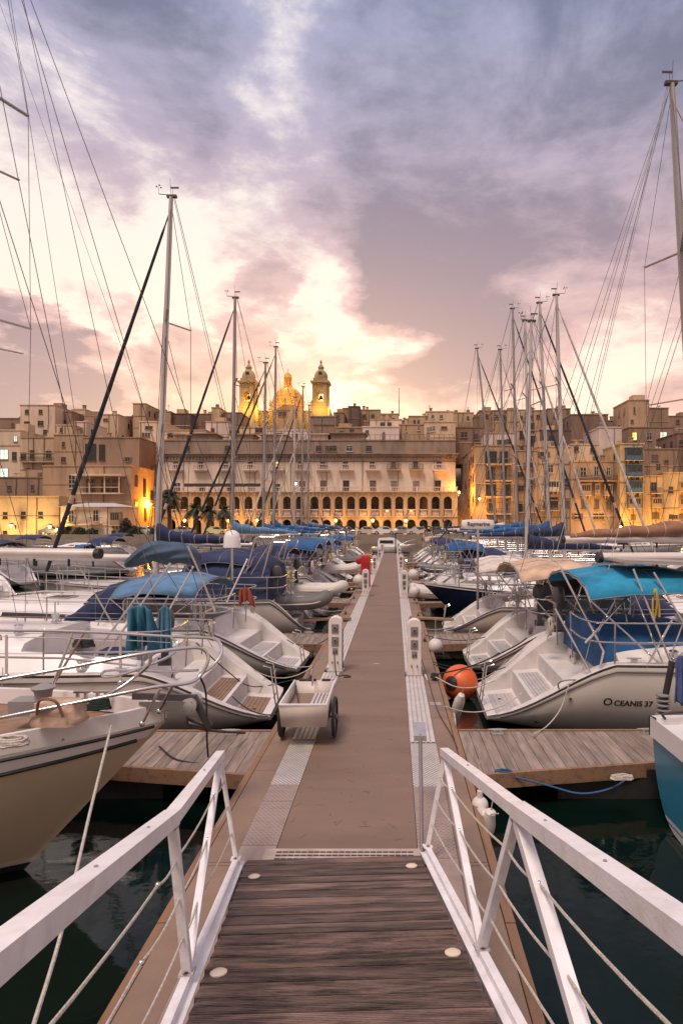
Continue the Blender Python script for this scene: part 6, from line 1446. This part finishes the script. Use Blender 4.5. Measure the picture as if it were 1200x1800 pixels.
def tent(R,name,x0,x1,hw,z0,hh,mat,seed=0):
    m=MB(); rows=[]; rnd=random.Random(seed)
    for i in range(11):
        t=i/10; e=1-.25*(2*t-1)**4; rows.append([Vector((x0+(x1-x0)*t+.02*math.sin(k*2+i),hw*math.cos(PI*k/16)*(1+.02*math.sin(i*2+k)),z0+hh*e*math.sin(PI*k/16)**.4+.015*math.sin(i*2.1+k*1.3)-.03*math.sin(PI*((t*3)%1)))) for k in range(17)])
    ids=m.grid(rows); m.face(ids[0]); m.face(ids[-1]); return m.build(name,mat,R,angle=60)
tent(l4[0],'cockpit_tent',1.0,3.4,1.35,1.2,1.35,C_navy,3)
tent(l3[0],'deck_cover',7.4,10.0,.75,1.3,.55,C_tan,4)
tent(r2[0],'cockpit_tent',1.9,3.5,1.2,1.25,.95,C_black,5)
for i,o_ in enumerate(o for o in bpy.data.objects if o.parent is None and o.name.startswith('sailing_yacht') and 20<o.location.y<50 and abs(o.location.x)<4):
    if i%2: tent(o_,'cockpit_tent',1.6,3.6,1.25,1.15,1.05,(C_navy,C_black,C_blue,C_cream)[i//2%4],i)
# long boathook poles / tent poles slanting at the left
for i,(a,b,lab) in enumerate([((300,990,9.6),(165,1180,8.9),'first of the slanting steel poles on the second left yacht'),((276,1000,9.6),(160,1160,9.0),'second of the slanting steel poles, left of the first'),((340,996,10.6),(296,1075,10.2),'short slanting pole by the bunched blue canopy'),((435,983,11.4),(398,1060,11.0),'bent steel pole at the stern of the third left yacht'),((150,1110,9.3),(93,1205,6.9),'rusty strut beside the bow rail')]):
    m=MB(); m.tube([P(*a),P(*b)],.016,8); m.tube([P(*a),P(*a).lerp(P(*b),.03)],.024,8); tag(m.build('slanting_pole',steel if i!=4 else M('rusty',(.18,.10,.06),.8)),lab,'pole','loose poles over the left boats')
# bunched canopy
m=MB(); rows=[]; rnd=random.Random(2)
ax=[P(225,990,11.2),P(262,972,11.2),P(300,972,11.2),P(340,978,11.2),P(352,1000,11.2)]; cc=curve(ax,9)
for i,p in enumerate(cc):
    t=i/(len(cc)-1); rr=.05+.15*math.sin(PI*min(1,t*1.0+.05))**.7
    rows.append([p+Vector((.0,rr*1.6*math.cos(a)*(1+.10*math.sin(a*6+i*.5)),rr*math.sin(a)*(1+.12*math.sin(a*5+i*.6)))) for a in [2*PI*k/44 for k in range(44)]])
ids=m.grid(rows,closed=True); m.face(ids[0]); m.face(ids[-1]); tag(m.build('bunched_canopy',canvas('slate',(.05,.09,.14)),None,angle=150),'blue grey canopy bunched and lashed over the second left yacht','canopy')
# white radome and small radar with lettering
r=thing('radar_dome','white domed satellite antenna above the navy canopies on the left','antenna',P(408,960,14.5))
m=MB(); m.lathe([(.15,0),(.21,.02),(.205,.10),(.195,.26),(.16,.37),(.08,.43),(.01,.44)],(0,0,-.05),20); m.build('dome',white,r); m=MB(); m.tube([(0,0,-.9),(0,0,-.04)],.03,8); m.build('mast_pole',steel,r)
r=thing('radar_scanner','white radar scanner lettered Raymarine on a tall pole astern of the second right yacht','radar',P(840,929,11.9))
r.location=P(839,970,11.9); zz=P(839,922,11.9).z-r.location.z
m=MB(); rows=[]
for f,hh in ((.6,-.095),(.92,-.085),(1,-.04),(1,.05),(.94,.085),(.6,.1)): rows.append([(.325*f*math.copysign(abs(math.cos(a))**.6,math.cos(a)),.14*f*math.copysign(abs(math.sin(a))**.6,math.sin(a)),zz+hh) for a in [2*PI*k/28 for k in range(28)]])
ids=m.grid(rows,closed=True); m.face(ids[0]); m.face(ids[-1]); sc_=m.build('scanner_housing',white,r)
me=text_mesh('Raymarine',.105,.003); mn=[min(v.co[i] for v in me.vertices) for i in (0,1)]; mx_=[max(v.co[i] for v in me.vertices) for i in (0,1)]
vs=[(v.co.x-(mn[0]+mx_[0])/2,-.146,zz+v.co.y-(mn[1]+mx_[1])/2) for v in me.vertices]; me2=bpy.data.meshes.new('lettering'); me2.from_pydata(vs,[],[tuple(p.vertices) for p in me.polygons]); me2.materials.append(M('lettering_red',(.10,.03,.03),.5)); o=bpy.data.objects.new('lettering',me2); COL.objects.link(o); o.parent=sc_
m=MB(); m.tube([(0,0,zz-.09),(0,0,-1.15)],.024,8); m.build('radar_pole',steel,r)
# teal boat bow-right foreground
tr=boat('small_boat','boat','teal blue hulled small boat with white gunwale at the right edge below the finger',2.95,6.1,1,L=6,B=1.6,fs=1.04,fb=1.2,scoop=0,rake=.4,col=(.035,.20,.30),boot=(.55,.52,.5),stripe=(.55,.52,.5),seed=60,line=(.6,.57,.55),sw=.92,rails=False,wheel=False,cabin=False,tail=-.0,detail=1)
R,H=tr
m=MB()
for sd in (-1,1):
    rows=[[H.pt(v,1,sd,.03)+Vector((0,0,z)) for z in (-.16,-.02,.06)]+[H.pt(v,1,sd,-.10)+Vector((0,0,z)) for z in (.07,-.02)] for v in (0,.3,1,2,3,4,5,5.8)]; m.grid(rows)
m.grid([[H.pt(0,1,-1)+Vector((-.03,k,z)) for k in (0,.5,1.0,1.5,2*H.w(0))] for z in (-.16,.06)]); m.build('gunwale_band',white,R,angle=40)
m=MB(); m.tube(curve([H.pt(.1,1,1)+Vector((0,-.1,.06)),H.pt(.1,1,1)+Vector((0,-.15,.14)),H.pt(.8,1,1)+Vector((0,-.12,.14)),H.pt(1.0,1,1)+Vector((0,-.1,.06))],4),.014,6); m.build('hand_rail',blk,R)
# mooring post with ringed snubber
r=thing('mooring_snubber','dark vertical mooring spring with grey ribbed rubber rings beside the OCEANIS 37','mooring spring',P(1164,1312,7.6))
m=MB(); zt_=P(1164,1300,7.6).z; h_=P(1158,1225,7.6).z-r.location.z; m.tube([(0,0,-.2),(0,0,.25),(.03,0,h_),(.12,0,h_+.45)],.04,10); m.build('spring_rod',blk,r)
m=MB(); 
for k in range(7): m.lathe([(.04,-.02),(.085,-.012),(.09,.0),(.085,.012),(.04,.02)],(.01*(k%2),0,.28+k*.062),14)
m.build('spring_ring',grey,r)
rope('coiled_line','yellow rope hank hanging from the frame of the OCEANIS 37','rope',[P(1150,1035,8.9),P(1146,1060,8.85),P(1149,1088,8.85),P(1154,1060,8.8),P(1152,1036,8.8),P(1157,1062,8.85),P(1158,1085,8.85),P(1155,1050,8.9),P(1150,1036,8.9)],.014,ropey)
rope('stern_line','bunch of pale ropes hanging from the stern rail of the third left yacht','rope',[P(330,960,10.8),P(352,1010,10.9),P(372,1060,11),P(378,1075,11)],.018,ropew)
# dinghies
def dinghy(label,px,py,D,L_,B_,mat,rz,tilt=0,floor=grey,grp='inflatable dinghies by the pier'):
    p=P(px,py,D); r=thing('inflatable_dinghy',label,'dinghy',p,rz,grp); r.rotation_euler=(tilt,0,rz)
    rt=B_*.17; pts=curve([(-L_/2,-B_/2+rt,0),(0,-B_/2+rt,0),(L_*.28,-B_/2+rt*1.1,.02),(L_*.45,-B_*.2,.1),(L_*.5,0,.14),(L_*.45,B_*.2,.1),(L_*.28,B_/2-rt*1.1,.02),(0,B_/2-rt,0),(-L_/2,B_/2-rt,0)],5)
    n=len(pts); m=MB(); m.tube(pts,[rt*(.45 if i in (0,n-1) else 1) for i in range(n)],14); t=m.build('tube',mat,r)
    m=MB(); m.tube([q_*1.0+Vector((0,0,0)) for q_ in [Vector((q__.x*1.0,q__.y+math.copysign(rt*.99,q__.y) if abs(q__.y)>.1 else q__.y,q__.z)) for q__ in pts[2:-2]]],.018,6); m.build('rub_strake',cream,t)
    m=MB(); m.bbox(-L_*.42,L_*.3,-B_/2+rt,B_/2-rt,-rt*.8,-rt*.55); m.build('floor',floor,r)
    m=MB(); m.box((-L_*.42,0,0),(.04,B_-2*rt,rt*2.2)); m.build('transom',floor,r)
    m=MB(); m.box((.1,0,rt*.6),(.22,B_-rt,.03)); m.build('thwart',white,r)
    return r
dtube=M('hypalon_grey',(.13,.125,.12),.6,0,.1); dlt=M('hypalon_pale',(.58,.54,.50),.6,0,.06)
dinghy('dark grey inflatable dinghy lying at the stern of the fourth left yacht',522,1058,17.4,1.7,1.15,dtube,.1)
dinghy('pale inflatable dinghy at the stern of the fifth left yacht',560,1036,20.6,1.7,1.15,dlt,-.2)
dinghy('blue lidded dinghy hanging behind the second pedestal on the left',596,1000,30,1.9,1.2,dlt,.3)
dinghy('grey inflatable dinghy moored by the third left pedestal',610,984,39,2.0,1.3,dtube,.2)
dinghy('grey inflatable dinghy on the right under the blue covers',775,1000,31,1.9,1.2,dtube,2.9)
dinghy('pale tender moored at the fifth yacht on the right',775,1040,22.9,2.2,1.3,dlt,3.3)
# motor cruiser at the pier end
r=thing('motor_cruiser','white motor cruiser lying across the far end of the pier','motor boat',(PX(690,68),68,WZ),0); r.scale=(.56,.7,.75)
H=Hull(9,2.9,.9,1.35,0,1.4,.85,0); m=MB(); rows=[]; xs=[9*f for f in (0,.1,.25,.4,.55,.7,.82,.9,.96,.995)]
for v in xs: rows.append([H.pt(v,1-k/8,-1)-Vector((4.2,0,0)) for k in range(8)]+[H.pt(v,k/8,1)-Vector((4.2,0,0)) for k in range(9)])
ids=m.grid(rows); m.face(ids[0]); m.build('hull',hullmat(BW,boot,(.1,.1,.15),1),r)
m=MB(); m.grid([[Vector((v-4.2,f*H.w(v),H.sheer(v)-.01)) for f in (-1,0,1)] for v in xs]); m.build('deck',white,r)
m=MB(); rows=[]
for v,hh in ((-3,.9),(-2.8,1.25),(-.5,1.35),(.6,1.2),(1.8,.45),(3.4,.05)): rows.append([(v,-1.15*(1-max(0,v)*.13),1.0),(v,-.95*(1-max(0,v)*.13),1.0+hh),(v,.95*(1-max(0,v)*.13),1.0+hh),(v,1.15*(1-max(0,v)*.13),1.0)])
ids=m.grid(rows); m.face(ids[0]); m.build('wheelhouse',white,r,angle=20); m=MB(); m.bbox(-2.6,.1,-1.13,-1.09,1.5,1.95); m.bbox(-2.6,.1,1.09,1.13,1.5,1.95); m.build('side_window',glass,r)
m=MB(); m.tube(curve([(1.5,-1,1.3),(3.5,-.8,1.9),(4.9,0,2.1),(3.5,.8,1.9),(1.5,1,1.3)],5),.02,6); m.build('bow_rail',steel,r)
# second row of boats beyond the left and right ones, seen under the booms
fl=[(40,26,'small white motor boat moored beyond the left booms, at the photo edge'),(150,33,'white motor boat glimpsed under the left booms'),(240,44,'white cruiser between the left boats and the alley')]
# stays of boats outside the frame to the left (their masts stand there)
wire=MC['wire']
for i,(a,b,lab) in enumerate([((33,-20,9),(252,715,9.6),'long wire stay crossing the upper left sky, upper of a pair'),((47,-20,9),(276,588,9.4),'long wire stay crossing the upper left sky, right of the pair'),((-4,130,9),(113,718,9.6),'steep wire stay rising out of the left edge, beneath the pair'),((-4,340,8),(116,716,9),'low wire stay entering the left edge above the spreader')]):
    A,B=P(*a),P(*b); d=(B-A); m=MB(); m.tube([A,B+d*(.62 if i<2 else .45)],.006,5); tag(m.build('wire_stay',wire),lab,'wire stay','stays of boats moored out of frame on the left')
# person on the quay by the arcade
r=thing('person','distant person in dark clothes walking on the quay before the arcade lamp','person',(PX(730,103),103,.96))
me=bpy.data.meshes.new('body'); V=[(0,0,.95),(0,0,1.2),(0,0,1.42),(0,0,1.52),(0,0,1.68),(.1,0,.9),(.13,.1,.5),(.12,.18,.08),(.12,.05,.03),(-.1,0,.9),(-.13,-.1,.5),(-.14,-.16,.08),(-.14,-.28,.03),(.2,0,1.4),(.26,-.05,1.1),(.24,-.16,.88),(-.2,0,1.4),(-.26,.05,1.1),(-.25,.12,.86)]
E=[(0,1),(1,2),(2,3),(3,4),(0,5),(5,6),(6,7),(7,8),(0,9),(9,10),(10,11),(11,12),(2,13),(13,14),(14,15),(2,16),(16,17),(17,18)]
me.from_pydata(V,E,[]); me.materials.append(C_black); o=bpy.data.objects.new('body',me); COL.objects.link(o); o.parent=r
md=o.modifiers.new('s','SKIN'); rad=[.15,.15,.14,.055,.10,.09,.07,.05,.045,.09,.07,.05,.045,.06,.045,.03,.06,.045,.03]
for v,q_ in zip(me.skin_vertices[0].data,rad): v.radius=(q_,q_)
me.skin_vertices[0].data[0].use_root=True; o.modifiers.new('ss','SUBSURF').levels=1
print('objects',len(bpy.data.objects))
# ================================================================ CLUTTER ON AND ROUND THE BOATS
def frame_of(o): return Matrix.Translation(o.location)@Matrix.Rotation(o.rotation_euler[2],4,'Z')
yachts=[o for o in bpy.data.objects if o.parent is None and o.name.startswith('sailing_yacht')]
proto_f={}
def shortlab(o):
    l=o['label'].split(','); t=l[-1].strip() if len(l)>1 else l[0]
    return t
ordn=['first','second','third','fourth','fifth','sixth','seventh','eighth','ninth','tenth','eleventh','twelfth','thirteenth','fourteenth']
for side in (1,-1):
    ys_=sorted([o for o in yachts if o.location.x*side>0 and o!=l1[0]],key=lambda o:o.location.y)
    for i,o in enumerate(ys_):
        rnd=random.Random(i*7+side); n=i+(1 if side>0 else 2); nm=f'{ordn[n-1]} yacht on the {"right" if side>0 else "left"}'
        bow=abs(math.cos(o.rotation_euler[2]-(0 if side>0 else PI))-1)>.5
        T=frame_of(o); Lb=[c for c in o.children if c.name.startswith('hull')][0]
        bb=[v.co for v in Lb.data.vertices]; Lx=max(v.x for v in bb)
        near=-1 if side>0 else 1     # local side facing the viewer
        def gun(x):
            c=[v for v in bb if abs(v.x-x)<.45 and v.y*near>0]; c.sort(key=lambda v:-v.z); return c[0] if c else Vector((x,near*1.3,1))
        if not bow:
            # stern lines to the pier
            y0=o.location.y
            for k,sd in enumerate((-1,1)):
                a=T@Vector((.55,sd*.85,.62)); b=Vector((PR-.08 if side>0 else PL+.08, y0+sd*side*(1.3+.3*rnd.random()) , .05))
                rope('mooring_line',f'{"nearer" if (sd==near) else "farther"} stern line tying the {nm} to the pier','rope',sag(a,b,.10+.1*rnd.random(),8),.010 if y0<25 else .014,roped if rnd.random()<.6 else ropew,'stern lines of the moored boats',smooth=False)
        for k in range(2 if o.location.y<30 else 1):
            if o.location.y<11 and side>0 and k==0: continue
            x=Lx*(.30+.22*k); g_=gun(x); p=T@Vector((g_.x,g_.y+near*.12,g_.z-.42)); colr=rnd.choice((fendw,fendw,C_navy))
            key=colr.name
            if key not in proto_f: 
                ob=fender_obj('',p,'fenders hanging on the boats',colr,r=.10,l=.5); proto_f[key]=ob
            else: ob=proto_f[key].copy(); COL.objects.link(ob); ob.location=p
            ob['label']=f'{"navy" if colr is C_navy else "white"} fender on the near side of the {nm}, {"aft" if k==0 else "forward"} one'; ob['group']='fenders hanging on the boats'; ob['category']='fender'
        if bow: continue
        # lifebuoy and coiled line on the stern rail, wind generator on some
        hz=gun(.9).z
        if rnd.random()<.6 and o.location.y>14:
            m=MB(); rr=.17; m.T=None; pts=[(0,rr*math.cos(a),rr*math.sin(a)*1.15) for a in [PI*(-.38)+2*PI*.88*j/16 for j in range(17)]]; m.tube(pts,.045,8)
            ob=m.build('horseshoe_buoy',M('buoy_cloth_%d'%(i%3),[(.6,.5,.12),(.7,.64,.6),(.55,.16,.05)][i%3],.7)); ob.matrix_world=T@Matrix.Translation((1.05,near*1.02,hz+.42))
            tag(ob,f'horseshoe lifebuoy on the stern rail of the {nm}','lifebuoy','lifebuoys on the stern rails')
        m=MB(); pts=[]
        for j in range(40): a=2*PI*j/9; pts.append((.03*math.sin(j),.09*math.cos(a)*(1+.1*math.sin(j)),-.16*math.sin(a)*(1+.1*math.cos(j*1.7))-.1))
        m.tube(pts,.012,5); ob=m.build('line_hank',rnd.choice((ropew,roped,ropeb))); ob.matrix_world=T@Matrix.Translation((1.3,-near*rnd.uniform(.5,1.1),hz+.55)); tag(ob,f'hank of rope hung on the stern rail of the {nm}','rope','rope hanks on the stern rails')
        if i%3==1 and o.location.y>14:
            r=thing('wind_generator',f'small wind generator on a pole at the stern of the {nm}','wind turbine',T@Vector((.75,-near*.9,hz)),0,'wind generators on the boats'); m=MB(); m.tube([(0,0,0),(0,0,1.9)],.025,8); m.build('pole',steel,r)
            m=MB(); m.tube([(0,-.15,1.95),(0,.1,1.95),(0,.35,1.95)],[.06,.07,.02],8); m.build('nacelle',white,r)
            m=MB()
            for k in range(3): a=2*PI*k/3+i; m.beam((0,-.17,1.95),(.5*math.cos(a),-.17,1.95+.5*math.sin(a)),.012,.06,up=(math.sin(a),0,-math.cos(a)))
            m.build('rotor',blk,r)
        if i%2==0 and o.location.y>14:
            m=MB(); a=T@Vector((.3,.1*near,.55)); b=Vector((PR-.4 if side>0 else PL+.4,o.location.y+.1,.08)); 
            if abs(a.x-b.x)<1.6:
                m.beam(a,b,.3,.045); tag(m.build('gangplank',teak),f'narrow boarding plank from the {nm} to the pier','gangplank','boarding planks of the moored boats')
# boats on the next moorings beyond, seen past and under the booms
far=[(-15.5,24,9.5,'white sloop on the next pontoon, nearest of those under the left booms',.1,.72),(-19,31,10,'white sloop on the next pontoon behind the left booms, second away',-.05,.68),(-17,39,9.5,'cream sloop on the next pontoon in front of the villa',.1,.6),(-28,34,10,'white sloop low at the left edge beyond the booms',0,.7),(-26,46,10,'white sloop far off before the yellow lit house',.08,.66),(-24,56,10,'grey sloop far off before the alley',0,.45),
     (17.5,30,10,'white sloop on the next pontoon under the right booms',3.1,.7),(19,41,10,'white sloop farther off under the right booms',3.2,.65),(25,50,10,'grey sloop far off under the ochre houses',3.1,.5),(19,60,10,'white sloop far off below the white balcony house',3.1,.68)]
for i,(x,D,Ln_,lab,yw,cl) in enumerate(far):
    boat('sailing_yacht','sailboat',lab,x,D,-1 if x<0 else 1,yaw=yw if x<0 else 0,L=Ln_,B=3.1,scoop=1.0,fs=1.1,mast=None,dodger=(C_navy,C_tan,C_blue)[i%3],bimini=((C_navy,.9,2.4,2.0) if i%3 else None),col=(cl,cl*.95,cl*.92),seed=80+i,detail=1,wheel=False)
